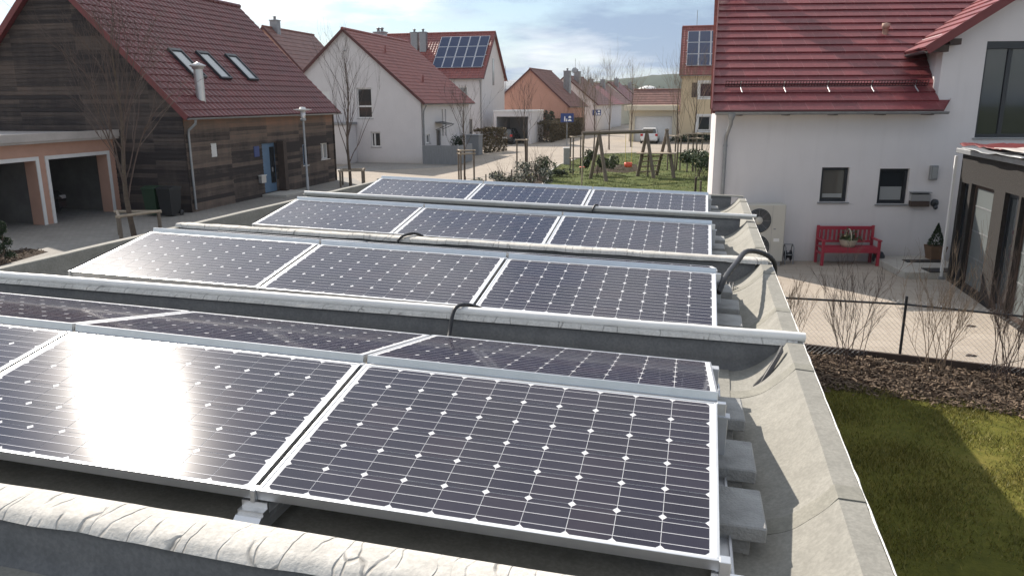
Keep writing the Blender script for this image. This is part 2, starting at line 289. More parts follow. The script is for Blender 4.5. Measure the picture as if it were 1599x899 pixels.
# ------------------------------------------------------------------ mesh builder
class MB:
    def __init__(s): s.v, s.f, s.mi, s.sm = [], [], [], []
    def add(s, vs, fs, mi=0, smooth=False):
        o = len(s.v); s.v.extend([Vector(p) for p in vs])
        for f in fs: s.f.append([i+o for i in f]); s.mi.append(mi); s.sm.append(smooth)
        return s
    def box(s, x0, x1, y0, y1, z0, z1, mi=0, M=None):
        p = [Vector(q) for q in ((x0,y0,z0),(x1,y0,z0),(x1,y1,z0),(x0,y1,z0),(x0,y0,z1),(x1,y0,z1),(x1,y1,z1),(x0,y1,z1))]
        if M: p = [M @ q for q in p]
        return s.add(p, [(3,2,1,0),(4,5,6,7),(0,1,5,4),(1,2,6,5),(2,3,7,6),(3,0,4,7)], mi)
    def bbox(s, x0, x1, y0, y1, z0, z1, r=.01, mi=0, M=None):
        """box with chamfered vertical-section edges (all twelve edges cut)"""
        xs, ys, zs = (x0, x1), (y0, y1), (z0, z1); vs = {}; L = []
        def vid(i, j, k, ax):
            key = (i, j, k, ax)
            if key not in vs:
                p = [xs[i] + (r if i == 0 else -r), ys[j] + (r if j == 0 else -r), zs[k] + (r if k == 0 else -r)]
                p[ax] = (xs, ys, zs)[ax][(i, j, k)[ax]]
                q = Vector(p); L.append(M @ q if M else q); vs[key] = len(L)-1
            return vs[key]
        F = []
        for ax in range(3):
            for e in (0, 1):
                c = [(0,0),(1,0),(1,1),(0,1)]; q = []
                for a_, b_ in c:
                    idx = [0,0,0]; o = [t for t in range(3) if t != ax]; idx[ax] = e; idx[o[0]] = a_; idx[o[1]] = b_; q.append(vid(*idx, ax))
                F.append(q)
        for ax in range(3):
            o = [t for t in range(3) if t != ax]
            for a_ in (0,1):
                for b_ in (0,1):
                    i0 = [0,0,0]; i0[o[0]] = a_; i0[o[1]] = b_; i1 = list(i0); i1[ax] = 1
                    F.append([vid(*i0, o[0]), vid(*i1, o[0]), vid(*i1, o[1]), vid(*i0, o[1])])
        for i in (0,1):
            for j in (0,1):
                for k in (0,1): F.append([vid(i,j,k,0), vid(i,j,k,1), vid(i,j,k,2)])
        return s.add(L, F, mi)
    def quad(s, a, b, c, d, mi=0): return s.add([a, b, c, d], [(0,1,2,3)], mi)
    def poly(s, pts, mi=0): return s.add(pts, [tuple(range(len(pts)))], mi)
    def prism(s, pts, d, mi=0):
        n = len(pts); d = Vector(d); p = [Vector(q) for q in pts]
        return s.add(p+[q+d for q in p], [tuple(range(n))[::-1], tuple(range(n, 2*n))]+[(i, (i+1) % n, n+(i+1) % n, n+i) for i in range(n)], mi)
    def tube(s, path, rad, n=6, mi=0, cap=True, smooth=True):
        path = [Vector(p) for p in path]; k = len(path)
        rad = rad if isinstance(rad, (list, tuple)) else [rad]*k
        vs, fs = [], []; up = None
        for i, p in enumerate(path):
            t = (path[min(i+1, k-1)] - path[max(i-1, 0)])
            if t.length < 1e-9: t = Vector((0,0,1))
            t.normalize()
            if up is None: up = Vector((0,0,1)) if abs(t.z) < .9 else Vector((1,0,0))
            a = t.cross(up)
            if a.length < 1e-4: a = t.cross(Vector((0,1,.3)))
            a.normalize(); b_ = t.cross(a); up = -b_ if False else up
            for j in range(n):
                th = 2*math.pi*j/n; vs.append(p + (a*COS(th) + b_*SIN(th))*rad[i])
        for i in range(k-1):
            for j in range(n): fs.append((i*n+j, i*n+(j+1) % n, (i+1)*n+(j+1) % n, (i+1)*n+j))
        s.add(vs, fs, mi, smooth)
        if cap: s.add(vs[:n], [tuple(range(n))], mi); s.add(vs[-n:], [tuple(range(n))[::-1]], mi)
        return s
    def lathe(s, prof, n=16, c=(0,0,0), mi=0, M=None, smooth=True):
        vs, fs = [], []; c = Vector(c)
        for r, z in prof:
            for j in range(n):
                q = Vector((r*COS(2*math.pi*j/n), r*SIN(2*math.pi*j/n), z)); vs.append((M @ q if M else q)+c)
        for i in range(len(prof)-1):
            for j in range(n): fs.append((i*n+j, i*n+(j+1) % n, (i+1)*n+(j+1) % n, (i+1)*n+j))
        s.add(vs, fs, mi, smooth)
        return s
    def wall(s, w, polys, t, holes=()):
        """wall in local xz plane (front at y=0, thickness t to +y); rectangular holes cut; outline given by top(x)"""
        return s
    def build(s, name, mats, parent=None, mw=None, recalc=True):
        me = bpy.data.meshes.new(name); me.from_pydata(s.v, [], s.f)
        mats = mats if isinstance(mats, (list, tuple)) else [mats]
        for m_ in mats: me.materials.append(MT[m_] if isinstance(m_, str) else m_)
        me.polygons.foreach_set('material_index', s.mi); me.polygons.foreach_set('use_smooth', s.sm)
        me.validate(); me.update()
        bm_ = bmesh.new(); bm_.from_mesh(me); bmesh.ops.recalc_face_normals(bm_, faces=bm_.faces if recalc else []); bm_.to_mesh(me); bm_.free()
        o = bpy.data.objects.new(name, me); C.objects.link(o)
        if parent: o.parent = parent
        if mw is not None: o.matrix_local = mw
        return o
def tag(o, label=None, cat=None, group=None, kind=None):
    if label: o['label'] = label
    if cat: o['category'] = cat
    if group: o['group'] = group
    if kind: o['kind'] = kind
    return o
def thing(name, label, cat, mw=None, group=None):
    o = bpy.data.objects.new(name, None); C.objects.link(o); o.empty_display_size = .2
    if mw is not None: o.matrix_world = mw
    return tag(o, label, cat, group)
def kids(o): return [c for c in bpy.data.objects if c.parent is o]
def copy_tree(o, parent=None):
    c = o.copy(); C.objects.link(c)
    if parent: c.parent = parent
    for ch in kids(o): copy_tree(ch, c)
    return c
def T(x, y, z=0, yaw=0): return Matrix.Translation((x, y, z)) @ Matrix.Rotation(yaw, 4, 'Z')
def rel(l): return Matrix.Translation(l)
def wallp(mb, w, top, t, holes, y0=0, x0=0, mi=0):
    """wall slab between x0..w; top: list of (x,z) outline; rectangular holes (a,b,c,d)=(x0,x1,z0,z1); front face at y0, back at y0+t"""
    xs = sorted(set([x0, w]+[h[0] for h in holes]+[h[1] for h in holes]+[p[0] for p in top]))
    def tz(x):
        for (a, za), (b_, zb) in zip(top, top[1:]):
            if a-1e-6 <= x <= b_+1e-6: return za+(zb-za)*(x-a)/(b_-a if b_ > a else 1)
        return top[-1][1]
    for a, b_ in zip(xs, xs[1:]):
        if b_-a < 1e-6: continue
        hs = sorted([h for h in holes if h[0] <= a+1e-6 and h[1] >= b_-1e-6], key=lambda h: h[2])
        z = 0; segs = []
        for h in hs:
            if h[2] > z+1e-6: segs.append(((z, z), (h[2], h[2])))
            z = h[3]
        segs.append(((z, z), (tz(a), tz(b_))))
        for (za, zb), (ya, yb) in segs:
            mb.add([(a,y0,za),(b_,y0,zb),(b_,y0,yb),(a,y0,ya),(a,y0+t,za),(b_,y0+t,zb),(b_,y0+t,yb),(a,y0+t,ya)],
                   [(0,1,2,3),(7,6,5,4),(0,4,5,1),(3,2,6,7)] , mi)
    for (a, b_, c, d) in holes:
        mb.quad((a,y0,c),(a,y0+t,c),(a,y0+t,d),(a,y0,d), mi); mb.quad((b_,y0,c),(b_,y0,d),(b_,y0+t,d),(b_,y0+t,c), mi)
    mb.quad((x0,y0,0),(x0,y0,tz(x0)),(x0,y0+t,tz(x0)),(x0,y0+t,0), mi); mb.quad((w,y0,0),(w,y0+t,0),(w,y0+t,tz(w)),(w,y0,tz(w)), mi)
def roof_slope(name, m_, parent, org, xdir, L, H, pitch, course=.36, tilew=.3, amp=.018, lift=.03, n=4, xl=None, xr=None, up=None, thick=.06):
    """tiled slope: local x along the eave, y up the slope, z its normal; courses overlap like real tiles"""
    xdir = Vector(xdir).normalized(); out = Vector((0,0,1)).cross(xdir)       # horizontal direction going up the slope
    yd = out*COS(pitch) + Vector((0,0,1))*SIN(pitch); zd = xdir.cross(yd)
    mw = Matrix((xdir, yd, zd)).transposed().to_4x4(); mw.translation = org
    mb = MB(); nc = max(1, round(H/course)); ch = H/nc
    nx = max(2, round(L/tilew)*n) if amp else max(2, round(L/2))
    xl = xl or (lambda y: 0); xr = xr or (lambda y: L)
    for c in range(nc):
        y0, y1 = c*ch, (c+1)*ch+.02
        vs = []
        for (yy, zz) in ((y0, 0), (y0, lift), (y1, 0.004)):
            a, b_ = xl(yy), xr(yy)
            for i in range(nx+1):
                x = a+(b_-a)*i/nx; wv = amp*(COS(2*math.pi*x/tilew)) if amp else 0
                vs.append((x, yy, zz + (wv if zz > .01 else wv*.9)))
        k = nx+1; fs = []
        for i in range(nx): fs += [(i, i+1, k+i+1, k+i), (k+i, k+i+1, 2*k+i+1, 2*k+i)]
        mb.add(vs, fs)
    a0, b0, a1, b1 = xl(0), xr(0), xl(H), xr(H); t = -thick
    mb.add([(a0,0,-.02),(b0,0,-.02),(b1,H,-.02),(a1,H,-.02),(a0,0,t),(b0,0,t),(b1,H,t),(a1,H,t)], [(4,5,6,7),(0,1,5,4),(1,2,6,5),(2,3,7,6),(3,0,4,7)])
    return mb.build(name, m_, parent, mw)
# ================================================================== GARAGE ROW with the solar roof (roof frame)
TH = .1642
def nz(x, y=0.0, z=0.0): return noise.noise(Vector((x, y, z)))
PL = {0: (-.275, 0, -.005, .175), 1: (2.595, .043, 0, .12), 2: (5.15, .040, .03, .14), 3: (7.88, .032, .05, .09), 4: (10.58, .04, .03, .08)}
def yc(k, x): y, s, z, w = PL[k]; return y + s*(x-.5)
def shx(x, y): return x + (.0135*y if x > -1 else 0)
RPROF = [(.535,-.02),(.534,-.002),(.530,.002),(.435,.004)]+[(.43-.33*t, -.204*(1-(1-t)**2.1)) for t in [i/12 for i in range(1, 13)]]
LPROF = [(-5.60,-.02),(-5.598,-.002),(-5.594,.001),(-5.525,.003),(-5.517,.0),(-5.512,-.01),(-5.495,-.10),(-5.47,-.165),(-5.40,-.192),(-5.22,-.2)]
garage_lbl = ['grey flat roofed garage the photo was taken from, nearest of the row', 'flat roofed garage carrying the front solar panels, second nearest', 'middle flat roofed garage with a white capped party wall in front', 'flat roofed garage fourth from the viewer with a bitumen party wall', 'farthest flat roofed garage of the row, beside the play lawn']
def strip(k0, k1, prof, bumpy=.0035):
    mb = MB(); n = 24; m_ = len(prof); vs = []
    for j in range(n+1):
        for (x, z) in prof:
            y0 = yc(k0, x) if k0 >= 0 else -3.3; y1 = yc(k1, x)
            y = y0+(y1-y0)*j/n
            q = nz(x*3, y*2.2, z*3)*bumpy
            vs.append((shx(x, y)+q*.6, y, z+q))
    fs = [(j*m_+i, j*m_+i+1, (j+1)*m_+i+1, (j+1)*m_+i) for j in range(n) for i in range(m_-1)]
    return mb.add(vs, fs, 0, False)
for k in range(5):
    g = thing('garage', garage_lbl[k], 'garage', ROOF, 'flat roofed garages in a row')
    k0, k1 = k-1, k
    strip(k0, k1, RPROF).build('edge_parapet', 'bit', g); strip(k0, k1, LPROF).build('edge_parapet', 'bit', g)
    for q_ in ((.28, .8) if k else (.72,)):
        ym = (yc(k0, .4) if k0 >= 0 else -3.3); ym = ym+(yc(k1, .4)-ym)*q_; mb = MB(); pr = RPROF[1:]; ww = .11
        vs = [(shx(x, ym+dy)+(.003 if x < .43 else 0), ym+dy+.02*nz(x*4, k, q_)+.01*nz(x*13, k, 3), z+.0045+.003*nz(x*5, dy*9, k)) for dy in (0, ww*.5, ww) for (x, z) in pr]; n_p = len(pr)
        mb.add(vs, [(a*n_p+i, a*n_p+i+1, (a+1)*n_p+i+1, (a+1)*n_p+i) for a in range(2) for i in range(n_p-1)]); lo = mb.build('lap_seam', 'bit_lap', g); md = lo.modifiers.new('t', 'SOLIDIFY'); md.thickness = .004
    fl = [(-5.22+5.32*i/24, -.2) for i in range(25)]
    strip(k0, k1, fl, .012).build('flat_roof', 'bit', g)
    # drip edge: an irregular flaking white strip along the outer right edge
    mb = MB(); y0 = yc(k0, .53) if k0 >= 0 else -3.3; y1 = yc(k1, .53); n = 60; pts = []
    for i in range(n+1):
        y = y0+(y1-y0)*i/n; pts.append((shx(.5365, y)+.0025*nz(y*9, 1, 2), y, -.001+.003*nz(y*14, 3, 1)))
    mb.tube(pts, [.0035+.006*max(0, nz(y_[1]*6, 5, 5)) for y_ in pts], 5); mb.build('edge_trim', 'flake', g)
    for (xa, xb, side) in ((.455, .53, 1), (-5.59, -5.525, -1)):
        ya0, ya1 = y0+.004, y1-.004; w = MB()
        w.add([(shx(xa,ya0),ya0,-.021),(shx(xb,ya0),ya0,-.021),(shx(xb,ya1),ya1,-.021),(shx(xa,ya1),ya1,-.021),(shx(xa,ya0),ya0,-3.2),(shx(xb,ya0),ya0,-3.2),(shx(xb,ya1),ya1,-3.2),(shx(xa,ya1),ya1,-3.2)], [(0,1,2,3),(0,4,5,1),(1,5,6,2),(2,6,7,3),(3,7,4,0)])
        w.build('wall', 'garage_wall', g)
    # party wall at the far side of this garage (its front face is what shows)
    y, s, zt, wd = PL[k]
    mb = MB(); n = 60; xL, xR = -5.5, .46
    hw_ = wd/2-.006; rowz = [(-hw_-.035, -.205), (-hw_-.012, -.17), (-hw_, -.13), (-hw_, zt-.02), (hw_, zt-.02), (hw_, -.13), (hw_+.035, -.205)]
    vs = []
    for i in range(n+1):
        x = xL+(xR-xL)*i/n
        for dy, z in rowz: vs.append((x, yc(k, x)+dy+.004*nz(x*2, z*5, k), z+(.0 if z > -.1 else .004*nz(x*3, dy, k))))
    mb.add(vs, [(i*7+j, i*7+j+1, (i+1)*7+j+1, (i+1)*7+j) for i in range(n) for j in range(6)], 0, True)
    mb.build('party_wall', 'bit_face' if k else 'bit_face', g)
    # bitumen cap dressed over the wall, edges uneven
    mb = MB(); n = 220; xL, xR = -5.56, .50
    rough = {0: .0055, 1: .004, 2: .020, 3: .003, 4: .003}[k]; esc = {0: 1, 1: .35, 2: .8, 3: .15, 4: .15}[k]; dsc = {0: .020, 1: .016, 2: .03, 3: .016, 4: .016}[k]
    vs = []; NP = 11
    for i in range(n+1):
        x = xL+(xR-xL)*i/n
        ef = esc*(.014*nz(x*1.7, k*3, 0)+.008*nz(x*6, k, 4)); eb = esc*.010*nz(x*2.1, k*5, 9)
        for j in range(NP):
            t = j/(NP-1)*2-1
            edge = ef if t < 0 else eb
            yy = t*(wd/2+(.016 if k in (0, 2) else .008)) + edge*abs(t)
            drop = -dsc*max(0, abs(t)-.72)/.28*(1.0) - (.012 if k == 0 else .010)*t*t
            wr = rough*.35*nz(x*5+yy*4, yy*6, k) + rough*.25*max(0, nz(x*9-yy*5, yy*2, k*2)-.1)
            vs.append((shx(x, y)+0, yc(k, x)+yy, zt+.012+drop+wr))
    mb.add(vs, [(i*NP+j, i*NP+j+1, (i+1)*NP+j+1, (i+1)*NP+j) for i in range(n) for j in range(NP-1)], 0, True)
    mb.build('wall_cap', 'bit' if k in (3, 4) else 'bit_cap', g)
    if k in (1, 3):
        mb = MB(); n = 70; r = .031 if k == 1 else .022
        for (a, b_) in ((-5.55, .548),):
            pts = [(shx(a+(b_-a)*i/n, y), yc(k, a+(b_-a)*i/n)+(.012 if k == 1 else 0), zt+.026+.003*nz(i*.3, k)) for i in range(n+1)]
            mb.tube(pts, r, 10)
        mb.build('cap_rail', 'white_pvc', g)
# grey vent stub against the outer wall
t_ = thing('drain_pipe', 'short grey pipe standing against the garage wall above the shaded lawn', 'pipe', Matrix.Translation(ROOF @ Vector((.72, .75, -.62))) )
MB().tube([(0,0,-1.8),(0,0,.0)], .055, 14).build('pipe_shaft', 'zinc', t_)
MB().lathe([(.0,.03),(.05,.03),(.064,.015),(.064,-.06),(.055,-.06)], 16).build('pipe_cap', 'white_pvc', t_)
# ------------------------------------------------------------------ solar modules
PW_, PH_, P_, MX_, MY_ = 1.65, .99, .1585, .0325, .0195
def module_meshes():
    fr = MB(); lip, ht = .012, .040
    def bar(a, b_, c, d): fr.bbox(a, b_, c, d, -ht, .003, .0015)
    bar(0, PW_, 0, lip); bar(0, PW_, PH_-lip, PH_); bar(0, lip, lip, PH_-lip); bar(PW_-lip, PW_, lip, PH_-lip)
    fr.box(lip, PW_-lip, lip, lip+.02, -ht, -ht+.002); fr.box(lip, PW_-lip, PH_-lip-.02, PH_-lip, -ht, -ht+.002)
    la = MB(); la.box(lip, PW_-lip, lip, PH_-lip, -.006, 0, 0)
    h, ch = .0780, .0135
    for i in range(10):
        for j in range(6):
            cx, cy = MX_+(i+.5)*P_, MY_+(j+.5)*P_
            la.poly([(cx+a, cy+b_, .0009) for a, b_ in ((-h+ch,-h),(h-ch,-h),(h,-h+ch),(h,h-ch),(h-ch,h),(-h+ch,h),(-h,h-ch),(-h,-h+ch))], 1)
    for j in range(6):
        for q in (-1, 0, 1):
            cy = MY_+(j+.5)*P_+q*P_/3
            la.quad((MX_+.001, cy-.0013, .0016), (PW_-MX_-.001, cy-.0013, .0016), (PW_-MX_-.001, cy+.0013, .0016), (MX_+.001, cy+.0013, .0016), 2)
    jb = MB(); jb.bbox(PW_/2-.06, PW_/2+.06, PH_-.16, PH_-.05, -.028, -.007, .004)
    return fr, la, jb
fr, la, jb = module_meshes()
p0 = thing('solar_panel', 'x', 'solar panel', None, 'solar panels on the garage roofs')
fr.build('frame', 'alu', p0); la.build('cell_sheet', ['backsheet', 'cell', 'busbar'], p0, None, False); jb.build('junction_box', 'black', p0)
ROWS = [(0, 0, 0), (.054, 2.70, .008), (.066, 5.323, .003), (.062, 8.00, .03)]
rown = ['front row', 'second row, behind the white capped wall', 'third row', 'farthest row']
PLB = {}
posn = ['left-hand', 'middle', 'right-hand']
look = {(0,'a',1): 'solar panel glaring with the reflected sun, middle of the front row',
        (0,'a',2): 'large dark navy solar panel at the right end of the front row',
        (0,'a',0): 'solar panel cut by the left picture edge in the front row',
        (1,'a',0): 'pinkish shimmering solar panel at the left end of the second front-tilted row',
        (1,'a',1): 'grey-violet middle solar panel of the row just behind the white capped wall',
        (1,'a',2): 'right end solar panel of the row just behind the white capped wall',
        (2,'a',0): 'left end solar panel of the third row, behind the torn bitumen wall',
        (2,'a',1): 'middle solar panel of the third row, behind the torn bitumen wall',
        (2,'a',2): 'right end solar panel of the third row, behind the torn bitumen wall',
        (3,'a',0): 'pale left end solar panel of the farthest row',
        (3,'a',1): 'pale middle solar panel of the farthest row',
        (3,'a',2): 'right end solar panel of the farthest row, nearest the play lawn'}
first = True
for k, (ox, oy, oz) in enumerate(ROWS):
    for side in 'ab':
        for i in range(3):
            x0 = ox-1.65-(2-i)*1.67
            if side == 'a': mw = Matrix.Translation((x0, oy, oz)) @ Matrix.Rotation(TH, 4, 'X')
            else: mw = Matrix.Translation((x0+.002, oy+1.002, oz+.197)) @ Matrix.Rotation(-.186, 4, 'X')
            jit = Matrix.Rotation(rnd.uniform(-.0025, .0025), 4, 'Y') @ Matrix.Rotation(rnd.uniform(-.003, .003), 4, 'X') if not (side == 'a' and k == 0) else Matrix()
            o = p0 if first else copy_tree(p0); first = False
            o.matrix_world = ROOF @ mw @ jit
            o['label'] = look.get((k, side, i)) or f"{posn[i]} solar panel sloping away behind the ridge of the {['front','second','third','farthest'][k]} front-tilted row"
# ------------------------------------------------------------------ mounting racks
rk_l = ['aluminium mounting rack with brackets under the front pair of panel rows', 'aluminium mounting rack under the panels behind the white capped wall', 'aluminium mounting rack under the third pair of panel rows', 'aluminium mounting rack under the farthest pair of panel rows']
for k, (ox, oy, oz) in enumerate(ROWS):
    t = thing('mounting_rack', rk_l[k], 'rack', ROOF @ Matrix.Translation((ox, oy, oz)), 'solar panel mounting racks')
    for i, x in enumerate((.028, -1.66, -3.33, -4.99)):
        # base rail: an open channel lying on the roof, running with the fall
        mb = MB(); mb.bbox(x-.035, x+.035, -.055, 1.99, -.165, -.125, .003); mb.box(x-.03, x-.022, -.055, 1.99, -.125, -.112); mb.box(x+.022, x+.03, -.055, 1.99, -.125, -.112)
        mb.build('base_rail', 'alu_dull', t)
        mb = MB(); mb.bbox(x-.022, x+.022, .95, .995, -.112, .10, .002); mb.box(x-.03, x+.03, .945, 1.0, .10, .108); mb.build('ridge_post', 'alu_dull', t)
        # front bracket with its bolt hole and sloped nose
        mb = MB(); w_ = .052
        prof = [(-.095,-.125),(-.09,-.118),(-.045,-.082),(-.03,-.082),(-.03,-.068),(.0,-.068),(.0,-.045),(.012,-.045),(.012,-.125)]
        mb.prism([(x-w_, a, b_) for a, b_ in prof], (2*w_, 0, 0)); mb.build('front_bracket', 'alu', t)
        mb = MB(); mb.lathe([(0,.002),(.009,.002),(.009,-.004)], 10, (x, -.067, -.097), 0, Matrix.Rotation(-.9+1.57*0, 4, 'X')); mb.build('bolt', 'black', t)
        mb = MB(); mb.bbox(x-.010 if i else x-.03, x+.010 if i else x+.006, -.012, .03, -.045, .006, .002); mb.build('clamp', 'alu', t)
        mb = MB(); mb.bbox(x-.010 if i else x-.03, x+.010 if i else x+.01, .955, .985, .10, .166, .002); mb.build('clamp', 'alu', t)
        mb = MB(); mb.bbox(x-.022, x+.022, 1.95, 2.01, -.125, -.015, .003); mb.build('rear_bracket', 'alu_dull', t)
# ------------------------------------------------------------------ ballast blocks: paving slabs on the rails' ends
blk = MB(); blk.bbox(-.34, .0, 0, .30, .072, .135, .006); blk2 = MB(); blk2.bbox(-.33, -.05, .03, .27, 0, .0715, .004)
bp = tag(blk.build('ballast_block', 'concrete'), 'x', 'ballast block', 'concrete ballast blocks beside the panels'); blk2.build('support_slab', 'concrete', bp)
rowb = ['front', 'second', 'third', 'farthest']; bl3 = ['nearest', 'middle', 'far']
bspec = [(.183, .365, -.203), (.178, .83, -.203), (.165, 1.375, -.203)]
first = True
for k, (ox, oy, oz) in enumerate(ROWS):
    for j, (bx, by, bz) in enumerate(bspec):
        o = bp if first else copy_tree(bp)
        first = False
        o.matrix_world = ROOF @ Matrix.Translation((ox+bx+rnd.uniform(-.012, .012)*k, oy+by, oz+bz)) @ Matrix.Rotation(rnd.uniform(-.03, .03), 4, 'Z')
        o['label'] = f"{bl3[j]} concrete ballast block at the right end of the {rowb[k]} panel row"
        # a lower slab carrying it
# ------------------------------------------------------------------ hoses over the party walls
def smooth_path(pts, n=8):
    P = [Vector(p) for p in pts]; P = [P[0]*2-P[1]]+P+[P[-1]*2-P[-2]]; out = []
    for i in range(1, len(P)-2):
        for j in range(n):
            t = j/n; a, b_, c, d = P[i-1:i+3]
            out.append(.5*((2*b_)+(c-a)*t+(2*a-5*b_+4*c-d)*t*t+(3*b_-a-3*c+d)*t**3))
    out.append(P[-2]); return out
def hose(pts, r, label, ribs=False):
    p = smooth_path(pts); rad = [r*(1+(.12 if (i % 2) else -.05) if ribs else 1) for i in range(len(p))]
    mb = MB(); mb.tube([ROOF @ q for q in p], rad, 8)
    return tag(mb.build('cable_hose', 'rubber'), label, 'hose', 'black cable hoses over the party walls')
hose([(-1.60,1.95,-.12),(-1.63,2.15,-.15),(-1.655,2.32,-.08),(-1.66,2.40,.02),(-1.65,2.46,.066),(-1.61,2.55,.064),(-1.55,2.68,.01),(-1.50,2.86,-.09)], .0135, 'black cable hose draped over the white capped wall by a panel seam')
hose([(-3.02,4.66,-.12),(-3.03,4.84,-.06),(-3.02,4.90,.03),(-2.98,5.0,.062),(-2.90,5.12,.055),(-2.80,5.34,-.08)], .014, 'thin black cable loop over the torn bitumen wall')
hose([(-1.43,7.42,-.10),(-1.43,7.70,-.02),(-1.425,7.75,.06),(-1.40,7.82,.112),(-1.37,7.92,.08),(-1.33,8.1,-.05)], .013, 'short cable loop over the farthest white capped wall')
hose([(.08,3.55,.05),(.13,3.72,.14),(.24,4.25,.165),(.34,4.75,.165),(.48,5.02,.12),(.60,5.10,.05),(.645,5.14,-.08),(.655,5.16,-.5),(.655,5.17,-1.4),(.65,5.17,-2.35)], .022, 'thick ribbed hose arching over the right roof edge toward the heat pump', True)
mb = MB()
for i in range(5): mb.tube([ROOF @ Vector(p) for p in smooth_path([(.13+.03*i,4.72-.01*i,-.19),(.14+.03*i,4.78,-.13),(.145+.03*i,4.84,-.17)], 4)], .006, 5)
tag(mb.build('cable_bundle', 'rubber'), 'small bundle of thin black cables on the roof beneath the ribbed hose', 'cable')
# bitumen flap standing at the right end of the white capped wall
mb = MB(); mb.prism([(.25,2.18,-.185),(.32,2.25,-.12),(.395,2.36,-.02),(.415,2.41,.012),(.42,2.36,-.015),(.345,2.235,-.125),(.27,2.165,-.19)], (.012,-.01,.014))
o = mb.build('sheet_flap', 'rubber', None, ROOF); tag(o, 'dark lifted bitumen flap at the right end of the white capped wall', 'flap')
# ================================================================== BUILDINGS
def part_window(parent, x0, x1, z0, z1, y=.10, frame='anthracite', glass='glass', fw=.06, mull=(), trans=(), sill='zinc', name='window', curtain=None, out=.0):
    """window set in a wall hole; front of wall at y=0 (local xz plane facing -y)"""
    mb = MB(); d = .06
    mb.box(x0, x0+fw, y, y+d, z0, z1); mb.box(x1-fw, x1, y, y+d, z0, z1); mb.box(x0+fw, x1-fw, y, y+d, z0, z0+fw); mb.box(x0+fw, x1-fw, y, y+d, z1-fw, z1)
    for m_ in mull: mb.box(m_-fw*.6, m_+fw*.6, y+.003, y+d-.003, z0+fw, z1-fw)
    for t in trans: mb.box(x0+fw, x1-fw, y+.002, y+d-.002, t-fw*.6, t+fw*.6)
    w = mb.build(name, frame, parent)
    MB().box(x0+fw, x1-fw, y+.035, y+.045, z0+fw, z1-fw).build('pane', glass, w)
    if curtain: MB().box(x0+fw*1.4, x1-fw*1.4, y+.024, y+.034, z0+fw*1.2, z0+(z1-z0)*curtain).build('frosted_film', 'curtain', w)
    if sill: MB().bbox(x0-.05, x1+.05, -.045, y, z0-.035, z0-.002, .004).build('sill', sill, w)
    return w
def rot_part(o, mw):
    o.matrix_local = mw; return o
def gutter(parent, a, b_, r=.06, m_='zinc', name='gutter'):
    a, b_ = Vector(a), Vector(b_); d = (b_-a).normalized(); s = d.cross(Vector((0,0,1))); mb = MB(); n = 8; vs = []
    for p in (a, b_):
        for rr in (r, r-.008):
            for j in range(n+1):
                th = math.pi+math.pi*j/n; vs.append(p+s*COS(th)*rr+Vector((0,0,1))*SIN(th)*rr)
    k = n+1; fs = []
    for j in range(n): fs += [(j, j+1, 2*k+j+1, 2*k+j), (k+j, 3*k+j, 3*k+j+1, k+j+1)]
    fs += [(0, 2*k, 3*k, k), (n, k+n, 3*k+n, 2*k+n)]
    for e in (0, 2*k): fs += [(e+j, e+k+j, e+k+j+1, e+j+1) for j in range(n)]
    return mb.add(vs, fs, 0, False).build(name, m_, parent)
def chimney(parent, x, y, z0, z1, w=.5, d=.5, m_='zinc', pots=1):
    mb = MB(); mb.box(x-w/2, x+w/2, y-d/2, y+d/2, z0, z1); mb.bbox(x-w/2-.06, x+w/2+.06, y-d/2-.06, y+d/2+.06, z1, z1+.08, .01)
    for i in range(pots): mb.lathe([(.12,z1+.08),(.11,z1+.3),(.17,z1+.32),(.17,z1+.36),(.0,z1+.42)], 10, (x+(i-(pots-1)/2)*.3, y, 0))
    return mb.build('chimney', m_, parent)
